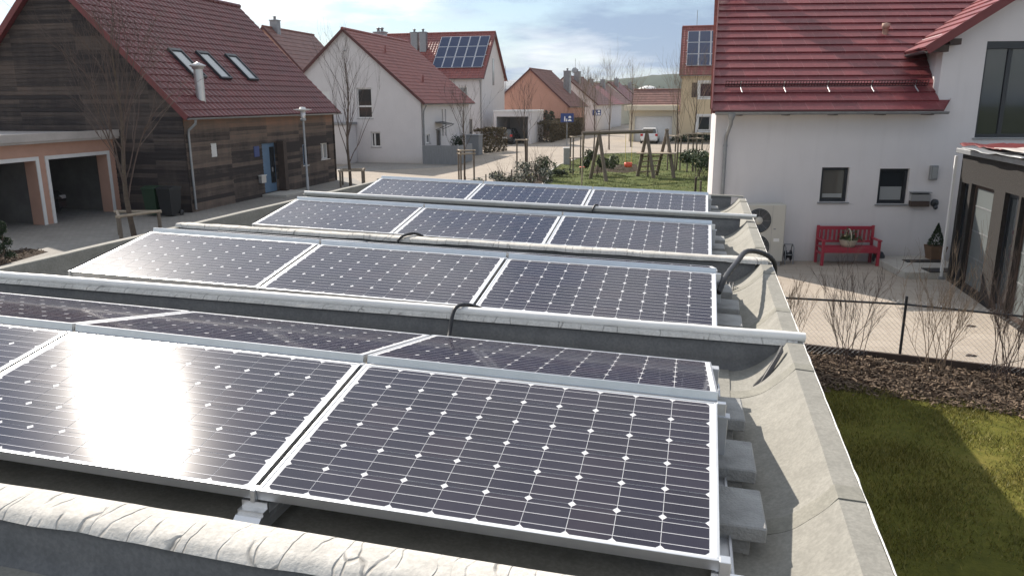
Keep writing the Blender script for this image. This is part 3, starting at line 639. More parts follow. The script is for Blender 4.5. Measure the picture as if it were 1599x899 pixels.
def gable_house(name, label, mw, W, L, ze, zr, wallm, roofm, xa=None, zer=None, over=.3, tile=.3, amp=.02, course=.36, holes=(), sideholes=(), group='houses of the estate', lholes=(), gutters=True):
    """gable front in local xz (x 0..W) facing -y, ridge along +y of length L; xa: apex x"""
    t = thing(name, label, 'house', mw, group); xa = xa or W/2; zer = zer or ze
    mb = MB(); wallp(mb, W, [(0, ze), (xa, zr), (W, zer)], .3, holes); mb.build('wall', wallm, t)
    mb = MB(); wallp(mb, L-.3, [(0, zer), (L-.3, zer)], .3, sideholes, x0=.3); o = mb.build('wall', wallm, t); o.matrix_local = T(W, 0, 0, math.pi/2)
    mb = MB(); wallp(mb, L-.3, [(0, ze), (L-.3, ze)], .3, (), x0=.3); o = mb.build('wall', wallm, t); o.matrix_local = Matrix.Translation((.3, 0, 0)) @ Matrix.Rotation(math.pi/2, 4, 'Z')
    mb = MB(); wallp(mb, W-.3, [(.3, ze), (xa, zr), (W-.3, zer)], .3, (), x0=.3); o = mb.build('wall', wallm, t); o.matrix_local = T(0, L-.3, 0)
    # right slope (eave at x=W+over), left slope
    for sgn in (1, -1):
        run = (W-xa) if sgn > 0 else xa; rise = zr-(zer if sgn > 0 else ze); p = math.atan2(rise, run); ov = over
        ex = W+ov if sgn > 0 else -ov; ez = (zer if sgn > 0 else ze)-ov*math.tan(p)
        H = (run+ov)/COS(p)
        lift = Vector((SIN(p)*sgn, 0, COS(p)))*.075
        if sgn > 0: o = roof_slope('roof', roofm, t, Vector((ex, -.2, ez))+lift, (0,1,0), L+.4, H, p, course, tile, amp)
        else: o = roof_slope('roof', roofm, t, Vector((ex, L+.2, ez))+lift, (0,-1,0), L+.4, H, p, course, tile, amp)
        # verge board
        mb = MB(); a = Vector((ex, -.2, ez)); b_ = Vector((xa, -.2, zr)); n_ = Vector((SIN(p)*sgn, 0, COS(p)))
        mb.prism([a+n_*.115, b_+n_*.115, b_-n_*.05, a-n_*.05], (0, -.03, 0)); mb.build('verge_board', 'verge_dark', t)
        if gutters: gutter(t, (ex+sgn*.05, -.2, ez+.02), (ex+sgn*.05, L+.2, ez+.02))
    # ridge tiles
    mb = MB(); nr = int((L+.4)/.4)
    for i in range(nr):
        y = -.2+i*(L+.4)/nr; mb.tube([(xa, y, zr+.10), (xa, y+(L+.4)/nr+.03, zr+.115)], [.12, .105], 8)
    mb.build('ridge_tiles', roofm, t)
    return t
# ---------------------------------------------------------------- dark wooden house at the left
NB = Vector((-12.04, 28.66, 0)); BW, BL = 9.9, 12.2
mwb = T(NB.x, NB.y, 0, AX) @ Matrix.Translation((-BW, 0, 0))
barn = thing('wooden_house', 'dark weathered timber boarded house with maroon tiled roof and skylights', 'house', mwb, 'houses of the estate')
zeb, zrb, xab = 3.82, 8.72, 4.95
def lap_wall(mb, W, top, pitch=.155, holes=(), th=.028):
    z = 0
    while z < max(p[1] for p in top):
        z1 = z+pitch
        # width available at this height
        def span(zz):
            xs = []
            for (a, za), (b_, zb) in zip(top, top[1:]):
                if (za-zz)*(zb-zz) <= 0 and za != zb: xs.append(a+(b_-a)*(zz-za)/(zb-za))
            lo = 0 if zz <= top[0][1] else min(xs) if xs else None; hi = W if zz <= top[-1][1] else max(xs) if xs else None
            return lo, hi
        s0, s1 = span(z), span(min(z1, max(p[1] for p in top)-.001))
        if s0[0] is None or s1[0] is None or s1[1]-s1[0] < .02: break
        cuts = [(h[0], h[1]) for h in holes if h[2] < z1-.03 and h[3] > z+.03]
        segs = [(s0[0], s0[1], s1[0], s1[1])]
        for (a, b_) in sorted(cuts):
            l = segs.pop(); segs += [(l[0], a, l[2], a), (b_, l[1], b_, l[3])]
        for (a, b_, c, d) in segs:
            mb.add([(a,-th,z),(b_,-th,z),(d,-.006,z1),(c,-.006,z1),(a,0,z),(b_,0,z)], [(0,1,2,3),(4,5,1,0)])
        z = z1
gt = [(0, zeb), (xab, zrb), (BW, zeb)]
mb = MB(); lap_wall(mb, BW, gt); wallp(mb, BW, gt, .25, ()); mb.build('wall', 'barn_gable', barn)
dh = [(5.22, 6.42, 0.12, 2.28), (1.55, 1.95, 1.95, 2.5), (8.85, 9.35, 1.05, 2.05), (10.75, 11.65, 1.2, 2.0)]
mb = MB(); lap_wall(mb, BL, [(0, zeb-.02), (BL, zeb-.02)], holes=dh); wallp(mb, BL, [(0, zeb-.02), (BL, zeb-.02)], .25, dh, x0=.26)
side = Matrix.Translation((BW, 0, 0)) @ Matrix.Rotation(math.pi/2, 4, 'Z')
o = mb.build('wall', 'barn', barn, side)
mb = MB(); wallp(mb, BL, [(0, zeb), (BL, zeb)], .25, (), x0=.26); o = mb.build('wall', 'barn', barn, Matrix.Translation((.25, 0, 0)) @ Matrix.Rotation(math.pi/2, 4, 'Z'))
mb = MB(); wallp(mb, BW-.26, gt, .25, (), x0=.26); mb.build('wall', 'barn', barn, T(0, BL-.0, 0))
for sgn in (1, -1):
    p = math.atan2(zrb-zeb, xab); ov = .38; H = (xab+ov)/COS(p); ez = zeb-ov*math.tan(p)
    lift = Vector((SIN(p)*sgn, 0, COS(p)))*.085
    if sgn > 0: roof_slope('roof', 'tile_barn', barn, Vector((BW+ov, -.3, ez))+lift, (0,1,0), BL+.55, H, p, .36, .30, .026, .035, n=6)
    else: roof_slope('roof', 'tile_barn', barn, Vector((-ov, BL+.25, ez))+lift, (0,-1,0), BL+.55, H, p, .36, .30, .02)
    ex = BW+ov if sgn > 0 else -ov; n_ = Vector((SIN(p)*sgn, 0, COS(p))); a = Vector((ex, -.3, ez)); b_ = Vector((xab, -.3, zrb))
    mb = MB(); mb.prism([a+n_*.14, b_+n_*.14, b_-n_*.07, a-n_*.07], (0, -.035, 0)); mb.build('verge_board', 'verge', barn)
mb = MB()
for i in range(32): y = -.3+i*(BL+.55)/32; mb.tube([(xab, y, zrb+.12), (xab, y+.43, zrb+.145)], [.13, .11], 8)
mb.build('ridge_tiles', 'tile_barn', barn)
exb = BW+.38; ezb = zeb-.38*math.tan(math.atan2(zrb-zeb, xab))
gutter(barn, (exb+.06, -.3, ezb+.03), (exb+.06, BL+.25, ezb+.03), .065)
mb = MB(); mb.tube([(exb+.06,.15,ezb-.03),(exb+.03,.15,ezb-.18),(BW+.1,.15,ezb-.42),(BW+.08,.15,ezb-.6),(BW+.08,.15,.1)], .045, 10); mb.build('downpipe', 'zinc', barn)
pb = math.atan2(zrb-zeb, xab)
def on_slope(sx, y):  # point on the right-hand slope: distance sx up from the eave
    return Vector((exb-sx*COS(pb), y, ezb+sx*SIN(pb)))+Vector((SIN(pb),0,COS(pb)))*.15
for y0 in (2.35, 4.15, 6.25):
    q = on_slope(2.05, y0)
    mwq = Matrix(((0,-COS(pb),SIN(pb)),(1,0,0),(0,SIN(pb),COS(pb)))).to_4x4(); mwq.translation = q
    mb = MB(); w_, h_ = .82, 1.55
    mb.box(0,.07,0,h_,-.1,.07); mb.box(w_-.07,w_,0,h_,-.1,.07); mb.box(.07,w_-.07,0,.07,-.1,.06); mb.box(.07,w_-.07,h_-.12,h_,-.1,.075)
    s_ = mb.build('skylight', 'anthracite', barn, mwq); MB().box(.07,w_-.07,.07,h_-.12,.01,.03).build('pane', 'skyglass', s_)
q = on_slope(1.0, 1.55)
mb = MB(); mb.lathe([(.17,-.25),(.17,1.02)], 18, q); mb.lathe([(.19,.28),(.19,.31)], 18, q); mb.lathe([(.19,.62),(.19,.65)], 18, q)
fl = mb.build('flue_pipe', 'steel', barn); MB().lathe([(.17,1.0),(.22,1.02),(.22,1.08),(.30,1.11),(.30,1.14),(0,1.27)], 18, q).build('flue_cap', 'steel', fl)
# boarded facade details live in the side wall's frame (x along the facade)
fac = side
def fpart(o): o.matrix_local = fac; return o
mb = MB(); mb.box(5.22,6.42,.09,.14,.12,2.28); d_ = fpart(mb.build('door', 'blue_door', barn)); MB().box(6.08,6.14,.05,.09,1.0,1.2).build('handle', 'steel', d_)
mb = MB(); mb.box(5.98,6.36,.075,.088,.5,2.1); mb.build('pane', 'glass', d_)
mb = MB(); mb.box(6.44,6.72,-.36,-.03,.0,2.34); fpart(mb.build('door_screen', 'darkwood', barn))
mb = MB(); mb.box(1.55,1.95,.02,.06,1.95,2.5)
for i in range(7): mb.box(1.58,1.92,-.01,.02,1.99+i*.07,2.03+i*.07)
fpart(mb.build('vent_grille', 'white_trim', barn))
def fwin(*a, **k):
    w = part_window(barn, *a, **k); w.matrix_local = fac; return w
fwin(8.85, 9.35, 1.05, 2.05, frame='blue_door', sill='white_trim', mull=(9.1,))
fwin(10.75, 11.65, 1.2, 2.0, frame='white_trim', sill='white_trim', fw=.05, mull=(11.2,), glass='curtain')
mb = MB(); mb.bbox(4.55,4.95,-.05,.0-.006,1.75,2.2,.01); n_ = fpart(mb.build('house_number_plate', 'sign_blue', barn))
mb = MB(); mb.bbox(4.72,5.08,-.2,-.03,.62,.92,.01); n_ = fpart(mb.build('letterbox', 'steel', barn)); MB().bbox(4.7,5.1,-.23,-.03,.925,.96,.005).build('lid', 'white_trim', n_)
mb = MB(); mb.bbox(4.9,6.9,-1.2,-.04,0,.11,.01); fpart(mb.build('door_step', 'kerb', barn))
# ---------------------------------------------------------------- peach double garage beside it
gar = thing('double_garage', 'open fronted peach double garage with white door surrounds and flat roof', 'garage', T(-15.75, 26.25, 0, AX) @ Matrix.Rotation(math.pi/2, 4, 'Z'))
# local: x along the front (away from viewer), y=into the garage (to the left)
holes = [(-3.55, -.52, 0, 2.16), (0, 2.75, 0, 2.16)]
mb = MB(); wallp(mb, 3.35, [(-4.2, 2.72), (3.35, 2.72)], .45, holes, x0=-4.2); mb.build('wall', 'peach', gar)
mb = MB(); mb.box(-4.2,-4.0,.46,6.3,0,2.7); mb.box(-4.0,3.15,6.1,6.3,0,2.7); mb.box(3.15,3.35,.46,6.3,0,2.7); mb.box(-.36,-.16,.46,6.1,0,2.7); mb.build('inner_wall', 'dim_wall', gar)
mb = MB(); mb.bbox(-4.45,3.5,-.28,6.5,2.725,2.98,.01); mb.build('roof', 'fascia', gar)
mb = MB(); mb.bbox(-4.5,3.52,-.33,-.285,2.80,3.06,.006); mb.bbox(3.42,3.5,-.28,6.4,2.985,3.2,.006); mb.build('fascia', 'fascia', gar)
for (a, b_) in ((-3.55,-.52),(0,2.75)):
    mb = MB(); mb.box(a-.13,a-.002,-.03,.2,0,2.29); mb.box(b_+.002,b_+.13,-.03,.2,0,2.29); mb.box(a,b_,-.03,.2,2.165,2.29); mb.build('door_surround', 'white_trim', gar)
mb = MB(); mb.lathe([(0,0),(.62,.0),(.62,.05),(0,.05)], 28, (0,0,0), 0, None, False)
o = mb.build('round_board', mat('dull_green_board', (.06,.14,.04), .7), None, gar.matrix_world @ Matrix.Translation((2.0, 6.0, 1.15)) @ Matrix.Rotation(math.pi/2, 4, 'X'))
tag(o, 'round green board leaning at the back of the peach garage', 'board')
for i, x in enumerate((.5, 1.25, 2.0)):
    mb = MB(); pr = [(.20+.10*COS(a), .10*SIN(a)) for a in [2*math.pi*q/10 for q in range(11)]]; mb.lathe(pr, 20)
    o = mb.build('tyre', 'rubber', None, gar.matrix_world @ Matrix.Translation((x, 5.3, 2.0)) @ Matrix.Rotation(math.pi/2, 4, 'X'))
    tag(o, 'spare tyre hung under the ceiling of the peach garage', 'tyre', 'tyres hung in the garage')
# ---------------------------------------------------------------- white gable house A
mwA = T(-5.999, 52.145, 0, AX) @ Matrix.Translation((-10.4, 0, 0))
WA = 10.4
hA = [(3.4+1.95, 3.4+3.0, 2.85, 4.95), (6.85-.0, 7.35, 1.15, 2.05)]
sA = [(.85, 1.75, 1.25, 1.85), (3.1, 4.1, .05, 2.1), (4.4, 4.75, 1.6, 3.5), (5.1, 5.45, 1.6, 3.5)]
hA = [(5.85, 6.95, 2.95, 4.95), (6.75, 7.45, 1.05, 2.05), (2.55, 3.9, 3.0, 4.75)]
A = gable_house('white_house', 'white rendered gable house with red tiled roof and a tall dark window', mwA, WA, 11.9, 4.12, 8.65, 'white_render', 'tile_red', xa=5.15, holes=hA, sideholes=sA)
part_window(A, 5.85, 6.95, 2.95, 4.95, frame='white_trim', glass='glass', fw=.09, trans=(3.75,))
part_window(A, 6.75, 7.45, 1.05, 2.05, frame='white_trim', fw=.09, mull=(7.0,))
MB().box(2.55,3.9,.03,.1,3.0,4.75).build('roller_shutter', 'white_trim', A)
sideA = Matrix.Translation((WA, 0, 0)) @ Matrix.Rotation(math.pi/2, 4, 'Z')
def spart(o): o.matrix_local = sideA; return o
spart(part_window(A, .85, 1.75, 1.25, 1.85, frame='white_trim', fw=.08, mull=(1.3,)))
spart(MB().box(3.1,4.1,.1,.16,.05,2.1).build('door', 'anthracite', A))
for a in (4.4, 5.1): spart(part_window(A, a, a+.35, 1.6, 3.5, frame='white_trim', fw=.05, sill=None))
mb = MB(); mb.prism([(2.8,-.9,2.45),(4.5,-.9,2.45),(4.5,-.03,2.62),(2.8,-.03,2.62)], (0,0,.04)); 
for x in (2.85, 4.45): mb.tube([(x,-.03,2.1),(x,-.85,2.42)], .02, 6)
spart(mb.build('door_canopy', 'anthracite', A))
MB().tube([(WA+.3,.25,3.8),(WA+.12,.25,3.45),(WA+.08,.25,3.2),(WA+.08,.25,.0)], .05, 8).build('downpipe', 'zinc', A)
MB().lathe([(0,.06),(.06,.06),(.06,0)], 12, (0,0,0)).build('gable_vent', 'zinc', A, Matrix.Translation((5.2,-.05,7.35)) @ Matrix.Rotation(math.pi/2, 4, 'X'))
chimney(A, 4.0, 9.2, 7.0, 9.25, .9, .55, 'zinc', 2)
for (sx, y) in ((2.2, 4.5), (5.2, 3.2)):
    p = math.atan2(8.65-4.12, WA-5.15); q = Vector((WA+.3-sx*COS(p), y, 4.12-.3*math.tan(p)+sx*SIN(p)+.1)); MB().lathe([(.06,0),(.06,.5),(.0,.55)], 10, q).build('roof_vent', 'tile_red', A)
# low flat annex at its left
an = thing('flat_annex', 'low white flat roofed annex against the gable of the white house', 'annex', mwA @ Matrix.Translation((4.1, -1.6, 0)))
MB().box(-4.5,1.6,0,1.55,0,2.55).build('wall', 'white_render', an); MB().bbox(-4.6,1.72,-.1,1.55,2.555,2.72,.01).build('roof', 'zinc', an)
# grey privacy fence
pf = thing('privacy_fence', 'grey boarded privacy fence in front of the white house door', 'fence', T(-5.85, 51.0, 0, AX))
MB().box(0,2.35,0,.06,.04,1.25).build('board_panel', 'greywall', pf); MB().box(2.36,2.44,.0,3.4,.04,1.22).build('board_panel', 'greywall', pf); MB().bbox(2.36,2.46,-.03,.07,0,1.32,.005).build('post', 'zinc', pf)
# ---------------------------------------------------------------- white house B with the roof solar array
cB = Vector((-2.9, 79.0, 0)); LB, WB = 15, 9.6
def cross_house(name, label, corner, L, W, ze, zr, wallm, roofm, fholes=(), right=True, group='houses of the estate', amp=.02, course=.36):
    """ridge parallel to the front; the front wall's right end stands at corner (right=True), else its left end"""
    mw = T(corner.x, corner.y, 0, AX) @ Matrix.Translation((-L if right else 0, 0, 0))
    t = thing(name, label, 'house', mw, group)
    mb = MB(); wallp(mb, L, [(0, ze), (L, ze)], .3, fholes); mb.build('wall', wallm, t)
    for x in (L, .3):
        mb = MB(); wallp(mb, W-.3, [(.3, ze+.3*(zr-ze)/(W/2)), (W/2, zr), (W-.3, ze+.3*(zr-ze)/(W/2))], .3, (), x0=.3); o = mb.build('wall', wallm, t); o.matrix_local = Matrix.Translation((x, 0, 0)) @ Matrix.Rotation(math.pi/2, 4, 'Z')
    mb = MB(); wallp(mb, L, [(0, ze), (L, ze)], .3, ()); o = mb.build('wall', wallm, t); o.matrix_local = T(0, W-.3, 0)
    p = math.atan2(zr-ze, W/2); ov = .35; H = (W/2+ov)/COS(p); ez = ze-ov*math.tan(p)
    roof_slope('roof', roofm, t, Vector((-.25, -ov, ez))+Vector((0,-SIN(p),COS(p)))*.085, (1,0,0), L+.5, H, p, course, .3, amp)
    roof_slope('roof', roofm, t, Vector((L+.25, W+ov, ez))+Vector((0,SIN(p),COS(p)))*.085, (-1,0,0), L+.5, H, p, course, .3, amp)
    for x in (-.25, L+.25):
        n_ = Vector((0,-SIN(p),COS(p))); a = Vector((x,-ov,ez)); b_ = Vector((x,W/2,zr)); n2 = Vector((0,SIN(p),COS(p))); c = Vector((x,W+ov,ez))
        mb = MB(); dx = (.03 if x > 0 else -.03, 0, 0); mb.prism([a+n_*.12,b_+n_*.12,b_-n_*.08,a-n_*.08], dx); mb.prism([c+n2*.12,b_+n2*.12,b_-n2*.08,c-n2*.08], dx); mb.build('verge_board', 'verge_dark', t)
    gutter(t, (L+.25, -ov-.05, ez+.02), (-.25, -ov-.05, ez+.02))
    mb = MB(); mb.tube([(-.25, W/2, zr+.12), (L+.25, W/2, zr+.12)], .12, 8); mb.build('ridge_tiles', roofm, t)
    t['p'] = p; t['ez'] = ez; t['ov'] = ov
    return t, p, ez, ov
def solar_array(t, p, ez, ov, x0, s0, nx, ny, w, h, label):
    """modules on the front slope: each its own top-level thing? they are bolted to one frame: one array, panels as its parts"""
    base = t.matrix_world.copy()
    mw = Matrix(((1,0,0),(0,COS(p),-SIN(p)),(0,SIN(p),COS(p)))).to_4x4(); mw.translation = Vector((x0, -ov, ez))+Vector((0,COS(p),SIN(p)))*s0+Vector((0,-SIN(p),COS(p)))*.2
    ar = thing('roof_solar_array', label, 'solar array', base @ mw, 'solar arrays on far roofs')
    for i in range(nx):
        for j in range(ny):
            mb = MB(); a, b_ = i*w, j*h; mb.box(a+.02,a+w-.02,b_+.02,b_+h-.02,0,.03); mb.box(a+.055,a+w-.055,b_+.055,b_+h-.055,.03,.036,1); mb.build('module', ['alu', 'farcell'], ar)
    for j in range(ny):
        MB().box(-.1, nx*w+.1, j*h+.3, j*h+.36, -.08, -.005).build('rail', 'alu_dull', ar)
B_, p, ez, ov = cross_house('white_house', 'white house with a large solar array on its red roof beside twin chimneys', cB, LB, WB, 6.55, 10.95, 'white_render', 'tile_red', fholes=[(12.2, 13.5, 3.9, 5.5), (13.0, 14.0, .6, 2.4)])
part_window(B_, 12.2, 13.5, 3.9, 5.5, frame='white_trim', glass='curtain', fw=.1); part_window(B_, 13.0, 14.0, .6, 2.4, frame='white_trim', fw=.1)
solar_array(B_, p, ez, ov, 9.55, 1.45, 5, 3, 1.06, 1.62, 'large solar array of five by three modules on the white house roof')
chimney(B_, 7.0, 2.9, 8.4, 11.0, .7, .6, 'zinc', 1); chimney(B_, 7.95, 2.9, 8.4, 11.0, .7, .6, 'zinc', 1)
MB().tube([(LB-.15,-.35,6.1),(LB-.15,-.08,5.7),(LB-.15,-.08,0)], .05, 8).build('downpipe', 'zinc', B_)
MB().box(LB+.003,LB+.03,4.2,4.9,5.7,8.4).build('stair_window', 'curtain', B_)
# its garage with the dark car
gB = thing('white_garage', 'white open garage box beside the white house, sheltering a dark car', 'garage', T(-1.7, 76.6, 0, AX))
mb = MB(); wallp(mb, 3.7, [(0,3.05),(3.7,3.05)], .2, [(.25,3.4,0,2.6)]); mb.box(0,.2,.2,6.5,0,3.05); mb.box(3.5,3.7,.2,6.5,0,3.05); mb.box(.2,3.5,6.3,6.5,0,3.05); mb.build('wall', 'white_render', gB)
MB().bbox(-.05,3.75,-.05,6.55,3.053,3.2,.01).build('roof', 'white_trim', gB)
# ---------------------------------------------------------------- salmon gable house and the row behind it
Cc = gable_house('salmon_house', 'salmon pink gable house with brown roof behind the brown hedge', T(-1.7, 96.4, 0, -.33), 8.9, 9, 4.1, 7.75, 'salmon', 'tile_brown', xa=4.25, zer=3.6, course=.45, amp=.02)
chimney(Cc, 7.1, 6.5, 4.9, 7.7, .8, .75, 'zinc', 1)
MB().tube([(1.0,.2,5.2),(1.0,.2,8.2)], .03, 5).build('antenna', 'zinc', Cc)
rowspec = [(882, 120, 112, 'white_render', 'tile_brown', 'pale row house with brown roof and satellite dish, behind the salmon house'), (905, 131, 124, 'white_render', 'tile_red', 'second pale row house behind the salmon house, white verge'), (926, 131, 138, 'cream', 'tile_brown', 'cream row house midway along the receding terrace'), (949, 129, 152, 'white_render', 'tile_red', 'pale row house with red roof far along the terrace'), (972, 135, 168, 'cream', 'tile_brown', 'last small gable house at the end of the terrace')]
for i, (px, py, D, wm, rm, lb) in enumerate(rowspec):
    ap = YP(px, py, D); W = 9.2
    h = gable_house('row_house', lb, T(ap.x-W/2*.93, D+1, 0, -.36), W, 9.5, 3.7, ap.z, wm, rm, course=.5, amp=0, gutters=False, group='receding row of terrace houses', holes=[(5.6, 6.8, 1.0, 2.2)])
    part_window(h, 5.6, 6.8, 1.0, 2.2, frame='white_trim', fw=.1)
    chimney(h, W/2+.9, 3.0, ap.z-1.2, ap.z+.7, .8, .6, 'zinc', 1)
    MB().tube([(W/2, 5, ap.z), (W/2, 5, ap.z+1.8+rnd.random())], .03, 4).build('antenna', 'zinc', h)
    if i == 0:
        MB().lathe([(0,.08),(.25,.05),(.42,0)], 14, (0,0,0)).build('satellite_dish', 'zinc', h, Matrix.Translation((W/2+.7, 2.2, ap.z+.9)) @ Matrix.Rotation(1.3, 4, 'X'))
bh, p, ez, ov = cross_house('brown_roofed_house', 'low house with a broad brown roof behind the cream garage', Vector((16.2, 104, 0)), 7, 7, 2.9, 5.4, 'cream', 'tile_brown', right=False, amp=0, course=.5)
# peach house seen over the wooden house, and the one at far left
ph = gable_house('peach_house', 'peach gable end showing just above the wooden house roof', T(-26.2, 70.5, 0, AX), 10, 9, 5.0, 10.3, 'peach', 'tile_brown', course=.5, amp=0, gutters=False)
chimney(ph, 5.2, 1.6, 9.5, 11.0, .7, .6, 'zinc', 1)
lh, p, ez, ov = cross_house('red_roofed_house', 'red roofed house peeping out at the left edge behind the wooden house', Vector((-29.2, 52, 0)), 12, 10, 4.4, 8.6, 'white_render', 'tile_red', amp=0, course=.5)
chimney(lh, 7.45, 4.4, 7.8, 9.7, .75, .7, 'zinc', 2)
# ---------------------------------------------------------------- cream-yellow house with blue solar array, and its garage
yh, p, ez, ov = cross_house('yellow_house', 'cream yellow two storey house with white framed windows behind the red roof', Vector((16.85, 78.1, 0)), 12, 9.6, 6.75, 11.3, 'yellow', 'tile_red', right=False, fholes=[(1.75, 2.95, 4.35, 5.75), (1.75, 2.95, 1.15, 2.55)])
for z in (4.35, 1.15):
    part_window(yh, 1.75, 2.95, z, z+1.4, frame='white_trim', fw=.1)
    mb = MB(); mb.box(1.55,1.75,-.03,-.002,z-.2,z+1.6); mb.box(2.95,3.15,-.03,-.002,z-.2,z+1.6); mb.box(1.75,2.95,-.03,-.002,z+1.4,z+1.6); mb.box(1.75,2.95,-.03,-.002,z-.2,z); mb.build('window_surround', 'white_trim', yh)
MB().box(1.0,1.5,-.04,-.003,4.35,5.75).build('shutter', 'darkwood', yh)
solar_array(yh, p, ez, ov, .35, 1.15, 3, 3, 1.15, 1.72, 'blue solar array of nine modules on the yellow house roof')
MB().tube([(1.2,4.8,11.3),(1.2,4.8,13.0)], .03, 5).build('antenna', 'zinc', yh)
gy = thing('cream_garage', 'cream flat roofed garage with a white car parked before its pale door', 'garage', T(12.0, 79.5, 0, AX))
mb = MB(); wallp(mb, 4.75, [(0,3.1),(4.75,3.1)], .25, [(.55,4.3,0,2.55)]); mb.box(0,.25,.25,6.5,0,3.1); mb.box(4.5,4.75,.25,6.5,0,3.1); mb.build('wall', 'cream', gy)
MB().box(.5,4.35,.28,.36,0.01,3.09).build('garage_door', 'white_trim', gy); MB().bbox(-.5,4.8,-.8,6.6,3.103,3.6,.02).build('roof', 'cream', gy)
# ---------------------------------------------------------------- white house at the right
FY = .0; fx0 = 4.93
mwR = T(fx0, 19.33, 0, -.045)       # facade frame: x along the facade
RH = thing('white_house', 'white rendered house at the right with wine red flat tiled roof', 'house', mwR, 'houses of the estate')
zeR = 3.81; gx0 = 5.42; gW = 9.5; pR = R(33.5)
pG = R(33); zg0 = 5.40; gxa = gx0+gW/2; zga = zg0+(gW/2)*math.tan(pG)
hR = [(2.82, 3.5, 1.52, 2.38), (4.24, 4.97, 1.47, 2.35)]
bw = [(6.42, 8.6, 3.1, 5.35)]
mb = MB(); wallp(mb, gx0, [(.13, zeR), (gx0, zeR)], .3, hR, x0=.13); wallp(mb, gx0+gW, [(gx0, zg0), (gxa, zga), (gx0+gW, zg0)], .3, bw, x0=gx0)
mb.build('wall', 'white_render', RH)
mb = MB(); mb.box(gx0+.002, gx0+.3, .302, 4.2, zeR-.2, zg0+.15); mb.build('wall', 'white_render', RH)
# left wall runs along the estate grid, not square to the facade
dl = Vector((SIN(.20), COS(.20), 0))
mb = MB(); mb.prism([(.13,.301,0),(.43,.301,0),Vector((.43,.3,0))+dl*9,Vector((.13,.3,0))+dl*9], (0,0,zeR)); 
mb.build('wall', 'white_render', RH); mb = MB(); mb.prism([(.13,.301,zeR+.002),Vector((.13,.3,zeR+.002))+dl*9,Vector((.13,.3,zeR+4.5*.60))+dl*4.5], (.28,.02,0)); mb.build('wall', 'white_render', RH)
ovR = .48; ezR = zeR+.12-ovR*math.tan(pR)*.55
H_R = 6.4; SK = .215
orgR = Vector((.03, -ovR, ezR))
roof_slope('roof', 'tile_house', RH, orgR, (1,0,0), gx0+.25, H_R, pR, .368, .62, 0, .042, n=1, xr=lambda y: gx0+.02 if y < .36 else gx0-.03+max(0, (ezR+y*SIN(pR)-zg0)/math.tan(pG)+.25 if ezR+y*SIN(pR) > zg0 else 0))
roof_slope('roof', 'tile_house', RH, Vector((gx0+gW, -ovR+2*H_R*COS(pR), ezR)), (-1,0,0), gx0+gW+.12, H_R, pR, .368, .62, 0, .042)
mb = MB(); a = orgR; yd = Vector((0,COS(pR),SIN(pR))); zd = Vector((0,-SIN(pR),COS(pR))); e = orgR+yd*H_R
mb.prism([a+zd*.09+Vector((-.035,0,0)), e+zd*.09+Vector((-.035,0,0)), e-zd*.08+Vector((-.035,0,0)), a-zd*.08+Vector((-.035,0,0))], (.03,0,0)); mb.build('verge_board', 'verge', RH)
mb = MB(); mb.box(.15, gx0+.0, -ovR+.06, -.02, ezR-.06, ezR-.035); mb.build('soffit', 'white_trim', RH)
gutter(RH, (gx0+.03, -ovR-.055, ezR-.015), (-.0, -ovR-.055, ezR-.015), .07)
mb = MB()
for i in range(5): x = .6+i*1.12; mb.box(x-.02, x+.02, -ovR-.02, -.02, ezR-.105, ezR-.062); mb.box(x-.035,x+.035,-ovR-.09,-ovR-.0,ezR-.10,ezR-.085)
mb.build('gutter_bracket', 'darkwood', RH)
mb = MB(); mb.lathe([(.10,.0),(.10,-.03),(.045,-.17)], 14, (.38,-ovR-.055,ezR-.05)); mb.tube([(.38,-ovR-.055,ezR-.2),(.38,-ovR-.04,ezR-.3),(.38,-.11,ezR-.62),(.38,-.085,ezR-.75),(.38,-.085,.0)], .045, 12)
for z in (2.9, 1.4): mb.lathe([(.055,z),(.055,z+.04)], 12, (.38,-.085,0))
mb.build('downpipe', 'zinc', RH)
# snow guard: a ladder grille on brackets
mb = MB(); q = lambda x, s_, h_: orgR+Vector((x,0,0))+yd*s_+zd*h_
for h_ in (.06, .13, .21): mb.tube([q(.35,.98,h_), q(5.25,.98,h_)], .012, 5)
n = 70
for i in range(n+1): x = .35+4.9*i/n; mb.tube([q(x,.98,.06), q(x,.98,.21)], .009, 4, cap=False)
mb.build('snow_guard', 'guard', RH)
for i in range(5):
    x = .72+i*1.06; mb = MB(); mb.tube([q(x,.72,.06),q(x,.9,.055),q(x,.97,.06),q(x,.99,.19)], .016, 6); mb.build('snow_guard_bracket', 'steel', RH)
mb = MB(); c0 = q(5.0, 3.55, .03); mb.lathe([(.075,-.06),(.075,.14),(.10,.14),(.10,.26),(.0,.28)], 14, c0); mb.build('roof_vent', 'vent_pot', RH)
# chimney above the picture's edge, whose shadow lies across the tiles
chimney(RH, 1.55, 4.9, 5.6, 8.9, .62, .62, 'zinc', 1)
